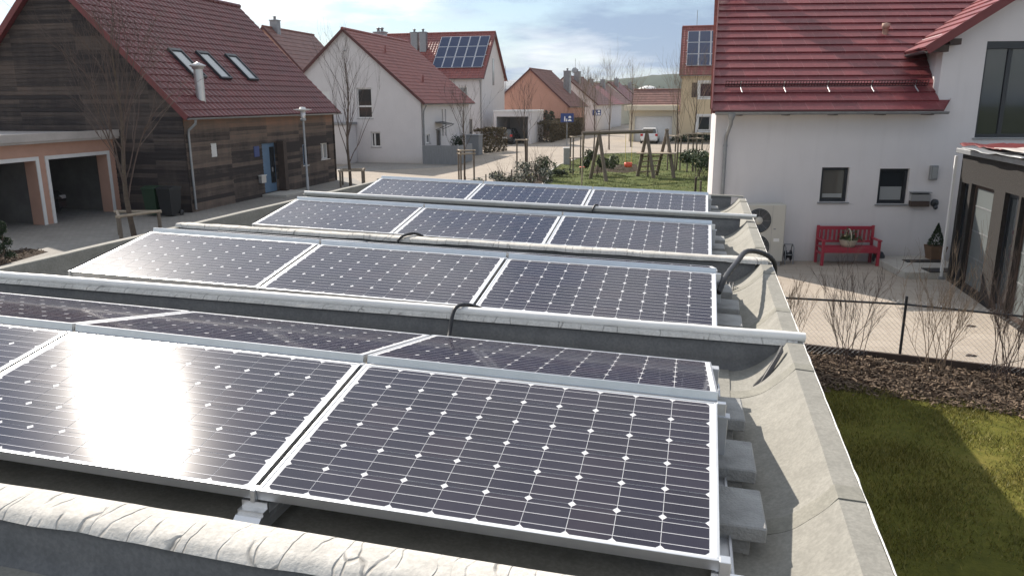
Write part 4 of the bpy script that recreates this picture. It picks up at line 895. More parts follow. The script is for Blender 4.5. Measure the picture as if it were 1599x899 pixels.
# cross gable roof
ov2 = .46; zdl = Vector((-SIN(pG),0,COS(pG))); org2 = Vector((gx0-ov2, 7.5, zg0-ov2*math.tan(pG)))+zdl*.1
HG = (gW/2+ov2)/COS(pG)
roof_slope('roof', 'tile_house', RH, org2, (0,-1,0), 7.5+.38, HG, pG, .368, .62, 0, .042)
zdr = Vector((SIN(pG),0,COS(pG)))
roof_slope('roof', 'tile_house', RH, Vector((gx0+gW+ov2, -.38, zg0-ov2*math.tan(pG)))+zdr*.1, (0,1,0), 7.88, HG, pG, .368, .62, 0, .042)
for s_ in (-1, 1):
    zz = zdl if s_ < 0 else zdr; a = Vector((gx0-ov2 if s_ < 0 else gx0+gW+ov2, -.38, zg0-ov2*math.tan(pG))); b_ = Vector((gxa,-.38,zga))
    mb = MB(); mb.prism([a+zz*.14,b_+zz*.14,b_-zz*.06,a-zz*.06], (0,-.035,0)); mb.build('verge_board', 'verge', RH)
gutter(RH, (gx0-ov2-.03-.08, -.38, zg0-ov2*math.tan(pG)+.03), (gx0-ov2-.03+.3, 1.5, zg0-ov2*math.tan(pG)+.03), .06, 'anthracite')
mb = MB(); mb.box(gx0-.5,gx0-.02,-.3,-.12,zg0-.30,zg0-.14); mb.box(gx0-.02,gx0+.25,-.3,-.02,zg0-.14,zg0+.0); mb.build('purlin_end', 'darkwood', RH)
for ch in [o for o in bpy.data.objects if o.parent is RH and o.name.split('.')[0] in ('roof', 'verge_board') or (o.parent is RH and o.name.startswith('wall') and o.data.vertices and len(o.data.vertices) == 8 and min(v.co.x for v in o.data.vertices) > 5)]:
    mi_ = ch.matrix_basis.inverted()
    for v in ch.data.vertices:
        q_ = ch.matrix_basis @ v.co; q_.x += SK*max(-.48, q_.y); v.co = mi_ @ q_
part_window(RH, 2.82, 3.5, 1.52, 2.38, fw=.075, sill='zinc', curtain=None, glass='glass_grey')
MB().box(2.92,3.4,.115,.12,1.62,1.72).build('pale_strip', 'curtain', RH); MB().box(4.60,4.64,.112,.118,1.56,2.26).build('mullion_reflection', 'curtain', RH) if 0 else None  # pale strip across the bottom of the left window
part_window(RH, 4.24, 4.97, 1.47, 2.35, fw=.075, sill='zinc', curtain=.48)
part_window(RH, 6.42, 8.6, 3.1, 5.35, fw=.085, mull=(7.05,), sill='zinc')
mb = MB(); mb.box(6.42, 8.6, .02, .14, 5.18, 5.348); mb.build('shutter_box', 'anthracite', RH)
# things on and against its front wall
def onR(x, y, z=0, yaw=0): return mwR @ T(x, y, z, yaw)
wl = thing('wall_lamp', 'grey box wall lamp above the letterbox on the white house', 'wall lamp', onR(5.52, -.005, 2.1)); MB().bbox(-.09,.09,-.10,0,-.02,.33,.01).build('lamp_housing', 'zinc', wl); MB().bbox(-.06,.06,-.115,-.101,.02,.29,.004).build('lamp_glass', 'curtain', wl)
lb = thing('letterbox', 'stainless steel letterbox on the white wall right of the windows', 'letterbox', onR(5.02, -.005, 1.42))
MB().bbox(0,.46,-.14,0,0,.14,.01).build('newspaper_slot', 'darkwood', lb); mb = MB(); mb.prism([(0,-.15,.145),(0,-.15,.30),(0,0,.34),(0,0,.145)], (.46,0,0)); mb.build('mail_box', 'steel', lb); MB().bbox(-.015,.475,-.18,0,.345,.365,.004).build('lid', 'zinc', lb)
kn = thing('door_knocker', 'small dark round ornament on the wall beside the letterbox', 'ornament', onR(5.66, -.02, 1.5)); MB().lathe([(0,.05),(.07,.04),(.10,.0),(.10,-.02)], 14, (0,0,0)).build('disc', 'anthracite', kn, Matrix.Rotation(math.pi/2, 4, 'X')); MB().lathe([(0,-.06),(.04,-.04),(.055,0),(.03,.05),(0,.06)], 10, (0,-.06,-.1)).build('drop', 'anthracite', kn)
# ---------------------------------------------------------------- dark clad annex at the right edge
mwX = T(9.93, 17.0, 0, -.2258) @ Matrix.Rotation(-math.pi/2, 4, 'Z')   # x toward the viewer along its left face, y into it
ax = thing('clad_annex', 'dark brown clad annex with frosted glass doors at the right edge', 'annex', mwX)
hx = [(.18, .62, .05, 2.25), (.78, 2.05, .05, 2.28), (2.6, 3.25, .05, 2.3), (3.35, 4.6, .05, 2.3)]
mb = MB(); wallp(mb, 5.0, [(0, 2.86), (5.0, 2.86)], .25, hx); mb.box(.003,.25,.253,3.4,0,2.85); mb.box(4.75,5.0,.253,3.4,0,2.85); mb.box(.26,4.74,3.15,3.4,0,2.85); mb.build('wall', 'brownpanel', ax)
for (a, b_, c, d) in hx:
    mb = MB(); mb.box(a,a+.06,.08,.16,c,d); mb.box(b_-.06,b_,.08,.16,c,d); mb.box(a+.06,b_-.06,.08,.16,d-.08,d); mb.box(a+.06,b_-.06,.08,.16,c,c+.1)
    dr = mb.build('door', 'anthracite' if b_-a < .7 else 'darkwood', ax)
    MB().box(a+.06,b_-.06,.11,.13,c+.1,d-.08).build('pane', 'glass' if b_-a < .7 else 'frost', dr)
    if b_-a > .7:
        mb = MB()
        for z in (.75, 1.3, 1.82): mb.box(a+.08,b_-.08,.098,.108,z-.012,z+.012)
        mb.build('glazing_bar', 'zinc', dr)
MB().bbox(-.1,5.1,-.12,3.5,2.865,2.97,.01).build('roof', 'zinc', ax)
pst = thing('white_post', 'slim white corner post by the dark clad annex', 'post', mwX @ Matrix.Translation((-.08, -.1, 0))); MB().bbox(-.03,.03,-.03,.03,.06,2.80,.006).build('shaft', 'white_trim', pst); MB().bbox(-.07,.07,-.07,.07,0,.055,.006).build('foot', 'zinc', pst)
def crumple(nm, x0, x1, y0, y1, z, amp, m_, label, cat, seed):
    mb = MB(); n = 16; vs = []
    for i in range(n+1):
        for j in range(n+1):
            u, v = i/n, j/n; e = .08*nz(u*3, v*3, seed)
            vs.append((x0+(x1-x0)*u+e, y0+(y1-y0)*v+.08*nz(v*4, u*3, seed+3), z+amp*(.5+nz(u*3.5, v*3.5, seed+9)+.5*nz(u*9, v*8, seed))))
    k = n+1; fs = [(i*k+j, (i+1)*k+j, (i+1)*k+j+1, i*k+j+1) for i in range(n) for j in range(n)]
    mb.add(vs, fs, 0, True); o = mb.build(nm, m_, None, mwX); md = o.modifiers.new('t', 'SOLIDIFY'); md.thickness = .012; return tag(o, label, cat)
crumple('tarp', -.15, 2.2, -.05, 1.2, 3.03, .07, 'verge', 'crumpled dark red sheet lying on the annex roof', 'tarp', 3)
crumple('roofing_felt', .7, 3.9, -.28, .55, 3.0, .035, 'zinc', 'torn grey felt strip hanging over the annex roof edge', 'roofing felt', 11)
crumple('roofing_felt', 2.3, 5.0, -.2, .5, 3.10, .02, 'fascia', 'pale torn felt strip at the far right of the annex roof', 'roofing felt', 21)
# ================================================================== GROUND
def sheet(name, pts, z, m_, kind='structure', grid=None):
    mb = MB(); mb.poly([(p[0], p[1], z) for p in pts]); o = mb.build(name, m_); 
    if o.data.polygons[0].normal.z < 0:
        o.data.flip_normals()
    return tag(o, kind=kind)
mb = MB(); n = 60; ext = 2600; vs = []
for i in range(n+1):
    for j in range(n+1):
        x, y = -ext+2*ext*i/n, -600+3400*j/n
        f = max(0, min(1, (y-420)/520)); f = f*f*(3-2*f); g_ = max(0, min(1, (x+500)/500)); g_ = g_*g_*(3-2*g_)
        z = -.02+f*(3+9*g_+5*nz(x*.0022, y*.0022, 3)*g_+3*nz(x*.006, y*.006, 8))
        vs.append((x, y, z))
k = n+1; mb.add(vs, [(i*k+j, (i+1)*k+j, (i+1)*k+j+1, i*k+j+1) for i in range(n) for j in range(n)], 0, True)
tag(mb.build('terrain', 'field'), kind='structure')
# far wooded ridge: a real rounded hill with a ragged tree line
mb = MB(); n, m_ = 160, 16; vs = []
for i in range(n+1):
    x = -420+1300*i/n; h = 14+19*max(0, min(1, (x+60)/240))*(1-.35*max(0, (x-420)/460)); h += 4*nz(x*.008, 1, 1)
    for j in range(m_+1):
        t = j/m_; yy = 900+260*(t-.5); vs.append((x, yy, -4+(h+4)*math.sin(math.pi*t)**.8+ (1.6*nz(x*.06, yy*.06, 2)+1.3*nz(x*.2, yy*.1, 7))*math.sin(math.pi*t)))
k = m_+1; mb.add(vs, [(i*k+j, (i+1)*k+j, (i+1)*k+j+1, i*k+j+1) for i in range(n) for j in range(m_)], 0, True)
tag(mb.build('hill', 'hill'), kind='structure')
def P2(px, py): q = G(px, py); return (q.x, q.y)
sheet('street', [(-60,-20),(60,-20),(60,140),(-60,140)], 0.0, 'paver')
sheet('courtyard', [(-26,2),(-6.0,2),(-4.0,12),(-6.9,37.5),(-8.5,41.5),(-9.4,42.6),(-30,47)], .004, 'paver_grey')
sheet('forecourt', [(-10.6,53.2),(-6.0,51.6),(-3.4,50.9),(-4.6,48.6),(-8.7,46.2),(-11.2,47)], .004, 'paver_grey')
# play lawn with its kerb
lawn_pts = [P2(846,303), P2(862,280), P2(858,268), P2(872,256), P2(900,245), P2(935,240), P2(1000,238), P2(1075,236), (14.5, 58), (12, 40), (9.5, 33), (3.5, 33)]
lawn_pts = [(0.9,33.0),(1.3,36.2),(1.9,40.5),(2.05,44.0),(3.1,50.0),(5.2,57.0),(7.2,60.5),(11,62),(15.5,61),(19.0,58),(18,34),(8.0,25.0),(6.6,28.0),(2.2,28.0)]
sheet('play_lawn', lawn_pts, .03, 'play')
sheet('patio', [(4.0,12.46),(4.66,12.0),(7.85,10.6),(14,8.1),(14,19.2),(5.0,19.6)], .005, 'slab')
def kerb(name, pts, w=.1, h=.07, closed=True):
    mb = MB(); n = len(pts)
    for i in range(n if closed else n-1):
        a, b_ = Vector((*pts[i], 0)), Vector((*pts[(i+1) % n], 0)); d = (b_-a).normalized(); s_ = Vector((-d.y, d.x, 0))*w/2
        mb.prism([a-s_, a+s_, b_+s_, b_-s_], (0,0,h))
    return tag(mb.build(name, 'kerb'), kind='structure')
kerb('kerb', lawn_pts[1:10], .12, .06, False)
sheet('planting_bed', [(-1.6,30),(.9,33),(1.3,36.2),(1.85,40.5),(2.0,43.5),(1.2,44.0),(-.4,41),(-1.9,37.0)], .012, 'mulch')
gl = [(-0.1,-6),(1.6,5.0),(2.9,9.7),(4.3,10.55),(6.0,9.75),(9.5,7.9),(9.5,-6)]
sheet('planting_bed', [P2(931,259), P2(950,256), P2(975,258), P2(994,257), P2(997,268), P2(975,271), P2(948,269), P2(926,272)], .036, 'mulch')
sheet('garden_lawn', gl, .012, 'lawn')
bedp = [(2.4,8.8),(3.2,12.35),(4.65,11.95),(7.9,10.55),(10.4,9.5),(10.4,7.0),(7.2,8.9),(5.6,9.75),(4.5,10.2),(3.6,9.4)]
sheet('shrub_bed', bedp, .018, 'mulch')
kerb('bed_edging', [(3.0,12.42),(4.62,12.02),(7.85,10.62),(11.4,9.2)], .06, .13, False)
bpy.data.objects['bed_edging'].data.materials[0] = MT['darkwood']  # dark wood colour stands in for the shadow along the edging
sheet('flower_bed', [(-15.5,16.0),(-13.2,16.2),(-12.9,20.9),(-13.7,21.4),(-15.0,20.0)], .012, 'mulch')
stp = thing('entrance_step', 'low grey paved entrance step beneath the letterbox of the white house', 'step', onR(4.2, -2.0, 0))
mb = MB(); mb.bbox(0,1.6,0,1.96,0,.16,.008); mb.build('step_block', 'kerb', stp); MB().bbox(.55,1.3,-.02,.42,.163,.178,.004).build('door_mat', 'black', stp)
dm = tag(MB().bbox(-.45,.45,-.16,.16,0,.014,.003).build('door_mat', 'black', None, onR(5.2, -.75, .163)), 'dark doormat lying at the foot of the conical topiary pot', 'doormat')
# grass blades (near lawn) and lawn tufts
def inpoly(x, y, P):
    c = False; n = len(P)
    for i in range(n):
        x1, y1, x2, y2 = *P[i], *P[i-1]
        if (y1 > y) != (y2 > y) and x < (x2-x1)*(y-y1)/(y2-y1)+x1: c = not c
    return c
def blades(name, poly, n, h0, h1, w, m_, z, xr, yr, gate=None):
    vs, fs = [], []; k = 0
    while k < n:
        x, y = rnd.uniform(*xr), rnd.uniform(*yr)
        if not inpoly(x+rnd.gauss(0, .05), y+rnd.gauss(0, .07)+.12*nz(x*2.5, 3, 1), poly): continue
        d = nz(x*1.3, y*1.3, 5)
        if gate and rnd.random() > .45+.9*d: 
            k += .2; continue
        a = rnd.uniform(0, 6.28); h = rnd.uniform(h0, h1)*(1+.5*d); l = rnd.uniform(.2, 1.0)*h; b_ = rnd.uniform(0, 6.28)
        dx, dy = COS(a)*w, SIN(a)*w; o = len(vs)
        vs += [(x-dx, y-dy, z), (x+dx, y+dy, z), (x+COS(b_)*l, y+SIN(b_)*l, z+h)]; fs.append((o, o+1, o+2)); k += 1
    me = bpy.data.meshes.new(name); me.from_pydata(vs, [], fs); me.materials.append(MT[m_]); o = bpy.data.objects.new(name, me); C.objects.link(o); return tag(o, kind='stuff')
blades('grass', gl, 130000, .025, .06, .0045, 'grass', .012, (1.4, 9.0), (3.0, 10.5), True)
blades('grass', lawn_pts, 30000, .03, .07, .014, 'grass_green', .03, (1, 16), (34, 61), True)
def chips(name, poly, n, z, s0, s1, m_, xr, yr):
    vs, fs = [], []; k = 0
    while k < n:
        x, y = rnd.uniform(*xr), rnd.uniform(*yr)
        if not inpoly(x+rnd.gauss(0, .06), y+rnd.gauss(0, .08)+.12*nz(x*2.5, 3, 1), poly): continue
        M_ = Matrix.Rotation(rnd.uniform(0, 6.28), 3, 'Z') @ Matrix.Rotation(rnd.gauss(0, .45), 3, 'X') @ Matrix.Rotation(rnd.gauss(0, .35), 3, 'Y')
        a, b_ = rnd.uniform(s0, s1), rnd.uniform(s0, s1)*.4; c = Vector((x, y, z+rnd.uniform(.004, .03)+.06*max(0, nz(x*1.5, y*1.5, 2)))); o = len(vs); t = .006
        for dz in (-t, t):
            for p in ((-a,-b_),(a,-b_*.7),(a*.9,b_),(-a*.8,b_)): vs.append(c+M_ @ Vector((*p, dz)))
        fs += [(o,o+1,o+2,o+3),(o+4,o+5,o+6,o+7),(o,o+1,o+5,o+4),(o+1,o+2,o+6,o+5),(o+2,o+3,o+7,o+6),(o+3,o,o+4,o+7)]; k += 1
    me = bpy.data.meshes.new(name); me.from_pydata(vs, [], fs); me.materials.append(MT[m_]); o = bpy.data.objects.new(name, me); C.objects.link(o); return tag(o, kind='stuff')
chips('bark_mulch', bedp, 9000, .02, .012, .045, 'chip', (2.4, 10.4), (7, 12.4))
chips('bark_mulch', [(-15.5,16.0),(-13.2,16.2),(-12.9,20.9),(-13.7,21.4),(-15.0,20.0)], 700, .014, .02, .06, 'chip', (-15.5, -12.9), (16, 21.4))
# ================================================================== FENCE, SHRUBS, PATIO FURNITURE
fa, fb = Vector((3.1, 12.22, 0)), Vector((11.4, 8.95, 0)); fpost = [Vector((3.32,12.13,0)), Vector((6.1,11.43,0)), Vector((8.75,10.05,0)), Vector((11.3,9.0,0))]
fence = thing('wire_fence', 'low dark chain link fence behind the bare shrubs', 'fence', Matrix.Translation((6.1, 11.43, 0)))
o6 = Vector((6.1, 11.43, 0))
for p in fpost: MB().tube([p-o6, p-o6+Vector((0,0,1.06))], .022, 8).build('post', 'anthracite', fence)
mb = MB()
for a, b_ in zip(fpost, fpost[1:]): mb.tube([a-o6+Vector((0,0,.93)), b_-o6+Vector((0,0,.93))], .017, 6)
mb.build('top_rail', 'anthracite', fence)
mb = MB()
for a, b_ in zip(fpost, fpost[1:]):
    a, b_ = a-o6, b_-o6; L = (b_-a).length; d = (b_-a)/L; hgt = .97; s_ = .075; k = int(L/s_)
    for i in range(-int(hgt/s_), k+1):
        for sg in (1, -1):
            u0 = i*s_ if sg > 0 else i*s_+hgt; u1 = u0+hgt*sg; z0, z1 = .03, .03+hgt
            lo, hi = (u0, u1)
            def clipz(u): return z0+(u-u0)*(z1-z0)/(u1-u0)
            A_, B2 = max(0, min(L, u0)), max(0, min(L, u1))
            if abs(A_-B2) < 1e-3: continue
            mb.tube([a+d*A_+Vector((0,0,clipz(A_))), a+d*B2+Vector((0,0,clipz(B2)))], .0017, 3, cap=False)
mb.build('wire_mesh', 'zinc', fence)
def branch(mb, p, d, L, r, depth, spread=.5, up=.25, n=4, kids_=3, rr=rnd, nsides=5, rmin=.0025, lenf=.62):
    pts = [p]; rad = [r]; dd = d.copy()
    for i in range(n):
        dd = (dd+Vector((rr.gauss(0,.10), rr.gauss(0,.10), rr.gauss(0,.06)+up*.12))).normalized(); pts.append(pts[-1]+dd*(L/n)); rad.append(max(rmin*.6, r*(1-.6*(i+1)/n)))
    mb.tube(pts, rad, nsides, cap=False)
    if depth <= 0: return
    for k in range(kids_):
        t = rr.uniform(.3, 1.0) if k else 1.0; i = min(n-1, int(t*n)); q = pts[i].lerp(pts[i+1], t*n-i if i < n else 1)
        a = rr.uniform(0, 6.28); side_ = Vector((COS(a), SIN(a), rr.uniform(-.1,.5)))
        nd = (dd+side_*rr.uniform(spread*.6, spread*1.3)).normalized()
        branch(mb, q, nd, L*rr.uniform(lenf*.75, lenf*1.2), max(rmin, r*(1-.6*t)*.62), depth-1, spread, up, max(2, n-1), kids_, rr, max(3, nsides-1), rmin, lenf)
def bare_shrub(x, y, h, n, label, seed, m_='twig'):
    rr = random.Random(seed); mb = MB()
    lean = rr.uniform(.25, .7); n = int(n*rr.uniform(.7, 1.25))
    for i in range(n):
        a = rr.uniform(0, 6.28); e = rr.uniform(.03, lean); d = Vector((COS(a)*e, SIN(a)*e, 1)).normalized()
        branch(mb, Vector((rr.gauss(0,.09), rr.gauss(0,.07), 0)), d, h*rr.uniform(.5,.86), rr.uniform(.0045,.0075), 2, .36, .6, 6, 6, rr, 5, .0022, .42)
    return tag(mb.build('bare_shrub', m_, None, Matrix.Translation((x, y, .015))), label, 'shrub', 'bare shrubs in the bark bed')
sh = [(4.25,11.55,1.35,14,'bare twiggy shrub nearest the garage roof edge'), (5.12,11.15,1.65,16,'bare shrub left of the fence post with thin upright stems'), (6.42,10.9,1.75,18,'bare shrub just right of the fence post'), (7.2,10.55,1.6,17,'bare spreading shrub in the middle of the right-hand fence bay'), (7.75,10.0,1.65,18,'dense bare shrub near the right picture edge'), (8.35,9.75,1.7,15,'bare shrub cut by the right picture edge')]
for i, (x, y, h, n, lb_) in enumerate(sh): bare_shrub(x, y, h, n, lb_, 30+i, 'twig' if i % 2 else 'twig_pale')
# cut branches lying in the bed
for i, (px, py, yaw, L, lb_) in enumerate([(1372,568,-.3,.55,'pale cut stick lying on the bark bed by the fence post'), (1452,585,1.2,.45,'short bent twig on the bark bed'), (1530,578,.25,1.0,'long pale cut branch lying on the bark bed at the right')]):
    q = G(px, py); mb = MB(); branch(mb, Vector((0,0,.05)), Vector((COS(yaw), SIN(yaw), .05)).normalized(), L, .014, 1, .4, 0, 5, 3, random.Random(i+5)); tag(mb.build('cut_branch', 'timber_pale', None, Matrix.Translation(q)), lb_, 'branch')
# dark leaves left on the patio
for px, py, lb_ in ((1516, 510, 'small dark leaf on the pale patio, upper one'), (1516, 556, 'small dark leaf on the pale patio by the bed edging')):
    q = G(px, py); mb = MB(); mb.add([(-.09,0,.012),(-.03,.04,.03),(.06,.035,.02),(.1,0,.012),(.05,-.035,.025),(-.04,-.03,.02)], [(0,1,2,3,4,5)]); o = mb.build('fallen_leaf', 'darkwood', None, Matrix.Translation(q)); md = o.modifiers.new('t', 'SOLIDIFY'); md.thickness = .006; tag(o, lb_, 'leaf')
# red bench with basket
bx, by = 2.78, -.62
bench = thing('garden_bench', 'red painted slatted garden bench against the white house wall', 'bench', onR(bx, by))
W_ = 1.42
for x in (0, W_-.065):
    MB().bbox(x,x+.065,0,.065,0,.62,.006).build('leg', 'red_paint', bench)
    mb = MB(); mb.bbox(x,x+.065,.46,.52,0,.95,.006); mb.build('leg', 'red_paint', bench)
    mb = MB(); mb.bbox(x-.012,x+.077,-.03,.47,.622,.655,.006); mb.bbox(x+.01,x+.055,.066,.458,.27,.33,.004); mb.build('armrest', 'red_paint', bench)
mb = MB(); 
for i in range(5): mb.bbox(.01,W_-.01,.02+i*.088,.095+i*.088,.43,.455,.004)
mb.bbox(.066,W_-.066,.012,.04,.33,.428,.004); mb.build('seat', 'red_paint', bench)
mb = MB(); mb.bbox(.066,W_-.066,.47,.51,.84,.93,.006); mb.bbox(.066,W_-.066,.47,.51,.52,.575,.005)
ns = 12
for i in range(ns): x = .10+(W_-.2-.055)*i/(ns-1); mb.bbox(x,x+.058,.478,.502,.577,.838,.004)
mb.build('backrest', 'red_paint', bench)
bk = thing('flower_basket', 'pale wicker flower basket with handle standing on the red bench', 'basket', onR(bx+.70, by+.22, .457))
MB().lathe([(.0,.005),(.15,.0),(.19,.09),(.215,.17),(.225,.185),(.205,.18),(.17,.12),(0,.12)], 20).build('bowl', 'basket', bk, Matrix.Scale(1.0, 4))
MB().tube([(0,-.0+.0,.17)] and [( .0, -.19*COS(a), .17+.27*SIN(a)) for a in [math.pi*i/14 for i in range(15)]], .014, 7).build('handle', 'basket', bk)
def leaves(mb, n, pos, s0, s1, rr, up=.4):
    for i in range(n):
        p = Vector(pos(rr)); M_ = Matrix.Rotation(rr.uniform(0, 6.28), 3, 'Z') @ Matrix.Rotation(rr.gauss(up, .6), 3, 'X') @ Matrix.Rotation(rr.gauss(0, .4), 3, 'Y'); s_ = rr.uniform(s0, s1)
        q = [p+M_ @ Vector(v)*s_ for v in ((0,-1,0),(.42,-.2,.10),(.36,.45,.06),(0,1,-.08),(-.36,.45,.06),(-.42,-.2,.10))]
        mb.add(q, [(0,1,2,3),(0,3,4,5)])
rr = random.Random(3); mb = MB(); leaves(mb, 170, lambda r: (r.gauss(0,.11), r.gauss(0,.1), .17+abs(r.gauss(0,.09))), .03, .06, rr); mb.build('foliage', 'evergreen', bk)
mb = MB(); leaves(mb, 14, lambda r: (r.gauss(-.08,.05), r.gauss(-.06,.05), .27+r.uniform(0,.08)), .02, .035, rr); mb.build('blossoms', 'flower', bk)
pb_ = thing('ball_pot', 'small dark round pot on the paving by the right bench leg', 'pot', onR(bx+W_+.12, by+.35)); MB().lathe([(0,0),(.10,0),(.15,.10),(.14,.22),(.09,.30),(.06,.30),(0,.27)], 16).build('pot', 'anthracite', pb_)
# conical topiary in a pot
tp = thing('potted_conifer', 'clipped dark cone conifer in a brown square pot on the step', 'plant', onR(5.62, -.42, .163))
mb = MB(); mb.prism([(-.16,-.16,0),(.16,-.16,0),(.16,.16,0),(-.16,.16,0)], (0,0,.02)); mb.add([(-.15,-.15,.02),(.15,-.15,.02),(.15,.15,.02),(-.15,.15,.02),(-.2,-.2,.33),(.2,-.2,.33),(.2,.2,.33),(-.2,.2,.33)], [(0,1,5,4),(1,2,6,5),(2,3,7,6),(3,0,4,7),(4,5,6,7)]); mb.build('pot', 'pot', tp)
rr = random.Random(4); mb = MB()
def cone(r):
    z = r.random()**1.3; a = r.uniform(0, 6.28); q = .2*(1-z)*(.75+.3*r.random()); return (COS(a)*q, SIN(a)*q, .36+z*.52)
leaves(mb, 900, cone, .02, .04, rr); mb.build('foliage', 'darkgreen', tp)
# heat pump
hp = thing('heat_pump', 'beige double fan heat pump unit against the white house wall', 'heat pump', onR(.84, -.66))
hw, hd, hh = .98, .36, 1.42; y0 = 0
MB().bbox(0,hw,0,hd,.12,hh+.12,.018).build('casing', 'heat', hp)
mb = MB(); mb.bbox(.05,.2,.03,hd-.03,0,.117,.004); mb.bbox(hw-.2,hw-.05,.03,hd-.03,0,.117,.004); mb.build('foot', 'concrete', hp)
for zc in (.48, 1.14):
    f_ = MB(); 
    Mx = Matrix.Translation((.33, 0, zc)) @ Matrix.Rotation(math.pi/2, 4, 'X')
    f_.lathe([(.30,-.02),(.30,.012),(.285,.02),(.27,.012),(.26,.006),(0,.006)], 32, (0,0,0), 0, Matrix.Rotation(math.pi/2, 3, 'X').to_4x4()); fo = f_.build('fan_ring', 'anthracite', hp, Matrix.Translation((.33, 0, zc)))
    hb = MB(); hb.lathe([(.0,.035),(.08,.033),(.10,.008)], 20, (0,0,0), 0, Matrix.Rotation(math.pi/2, 4, 'X')); hb.build('hub', 'heat', fo)
    gr = MB()
    for r_ in (.12,.15,.18,.21,.24,.27): gr.tube([(r_*COS(a), -.022, r_*SIN(a)) for a in [2*math.pi*i/28 for i in range(29)]], .0035, 4, cap=False)
    for i in range(8): a = math.pi*i/4; gr.tube([(.1*COS(a),-.022,.1*SIN(a)),(.29*COS(a),-.022,.29*SIN(a))], .0035, 4, cap=False)
    gr.build('grille', 'zinc', fo)
MB().bbox(.72,.86,-.006,-.001,.62,.70,.001).build('rating_plate', 'white_trim', hp); MB().bbox(.70,.76,-.005,-.001,.92,.95,.001).build('badge', 'zinc', hp)
mb = MB(); mb.box(.655,.66,-.004,-.0008,.14,hh+.1); mb.build('panel_seam', 'zinc', hp)
hr = thing('hose_cart', 'small grey tube hose cart with dark reel beside the heat pump', 'hose cart', onR(1.95, -.45)); mb = MB()
for x in (0,.2): mb.tube([(x,0,0),(x,.02,.42),(x,.12,.5),(x,.2,.42),(x,.22,0)], .014, 6)
mb.tube([(0,.0,.25),(.2,0,.25)], .014, 6); mb.tube([(0,.12,.5),(.2,.12,.5)], .014, 6); mb.build('frame', 'zinc', hr); MB().lathe([(.13,-.07),(.13,-.055),(.07,-.05),(.07,.05),(.13,.055),(.13,.07)], 18, (.1,.11,.22), 0, Matrix.Rotation(math.pi/2, 4, 'Y')).build('reel', 'anthracite', hr)
# ================================================================== TREES, GUARDS, PLANTS
def bare_tree(x, y, h, label, seed, hb=.3, spread=.55, r=.06, depth=4, kids_=3, group='bare young street trees', m_='twig', lenf=.62, nstem=5, topw=.5):
    rr = random.Random(seed); t = thing('bare_tree', label, 'tree', T(x, y, 0), group)
    mb = MB(); pts = []; rad = []; n = 9
    for i in range(n+1):
        q = i/n; pts.append(Vector((.12*nz(q*2, seed, 1)*h*.2, .12*nz(q*2, seed, 6)*h*.2, q*h*.82))); rad.append(r*(1-.86*q)+.004)
    mb.tube(pts, rad, 8); mb.build('trunk', 'bark', t)
    cb = MB()
    for k in range(nstem*4):
        q = hb+(1-hb)*(k+rr.random())/(nstem*4); i = min(n-1, int(q*n)); p = pts[i].lerp(pts[i+1], q*n-i)
        a = k*2.4+rr.uniform(-.5,.5); e = spread*rr.uniform(.7,1.3)
        d = Vector((COS(a)*e, SIN(a)*e, 1)).normalized(); L = h*(.40*(1.15-q)+.06)*rr.uniform(.8,1.2)
        branch(cb, p, d, L, max(.006, r*.38*(1-.75*q)), depth-2, .42, .35, 5, kids_, rr, 5, .0045 if h > 5.5 else .005, lenf)
    cb.build('crown', m_, t); return t
def tree_guard(x, y, h, w, label, n=3, yaw=0., rails=(1,), r=.04, group='wooden tree guards'):
    t = thing('tree_guard', label, 'tree guard', T(x, y, 0, yaw), group); P = [Vector((w*COS(2*math.pi*i/n), w*SIN(2*math.pi*i/n), 0)) for i in range(n)]
    for p in P: MB().tube([p, p+Vector((0,0,h))], [r, r*.95], 8).build('post', 'timber', t)
    for i in range(n):
        for q in rails:
            a, b_ = P[i], P[(i+1) % n]; d = (b_-a).normalized(); zz = h*q-(.01 if q < 1 else -.035)+(i*.004)
            mb = MB(); mb.tube([a-d*.09+Vector((0,0,zz)), b_+d*.09+Vector((0,0,zz))], r*.85, 6); mb.build('rail', 'timber_pale', t)
    return t
bare_tree(-11.65, 23.3, 6.9, 'large bare tree in front of the dark wooden house, wide reddish crown', 11, .16, .33, .085, 4, 5, m_='twig', lenf=.55, nstem=5)
tg = tree_guard(-11.65, 23.3, .70, .75, 'low triangular wooden tree guard in the courtyard by the peach garage', 3, .5, (1,), .055)
bare_tree(-7.95, 37.9, 7.3, 'slender bare tree between the wooden house and the white gable house', 12, .16, .32, .075, 4, 3, m_='twig', nstem=5)
tree_guard(-7.85, 37.9, .74, .75, 'low wooden tree guard at the corner of the wooden house', 4, .9, (1,), .05)
bare_tree(-2.35, 38.6, 4.9, 'small bare tree standing in the tall guard beside the street', 13, .40, .40, .05, 4, 3, nstem=4)
tree_guard(-2.35, 38.6, 1.62, .48, 'tall three post tree guard at the near side of the street', 3, .2, (1, .93), .045)
bare_tree(.72, 42.3, 5.0, 'small bare tree in the tall guard behind the planting bed', 14, .40, .42, .05, 4, 3, nstem=4)
tree_guard(.66, 42.3, 1.95, .36, 'tall three post tree guard behind the planting bed', 3, 1.1, (1,), .045)
bare_tree(4.0, 43.4, 5.6, 'thin bare tree rising left of the swing frame', 15, .42, .3, .035, 4, 3, nstem=4, m_='twig_pale')
tree_guard(3.55, 43.4, 2.05, .34, 'tall tree guard beside the grey cabinet on the lawn edge', 3, .2, (1, .45), .04)
bare_tree(8.1+1.6, 45.4, 6.2, 'bare fine twigged tree in front of the yellow house, left of a pair', 16, .3, .28, .05, 4, 3, m_='twig_pale', nstem=5)
bare_tree(10.5, 44.6, 6.6, 'bare fine twigged tree in front of the yellow house, right of a pair', 17, .3, .28, .05, 4, 3, m_='twig_pale', nstem=5)
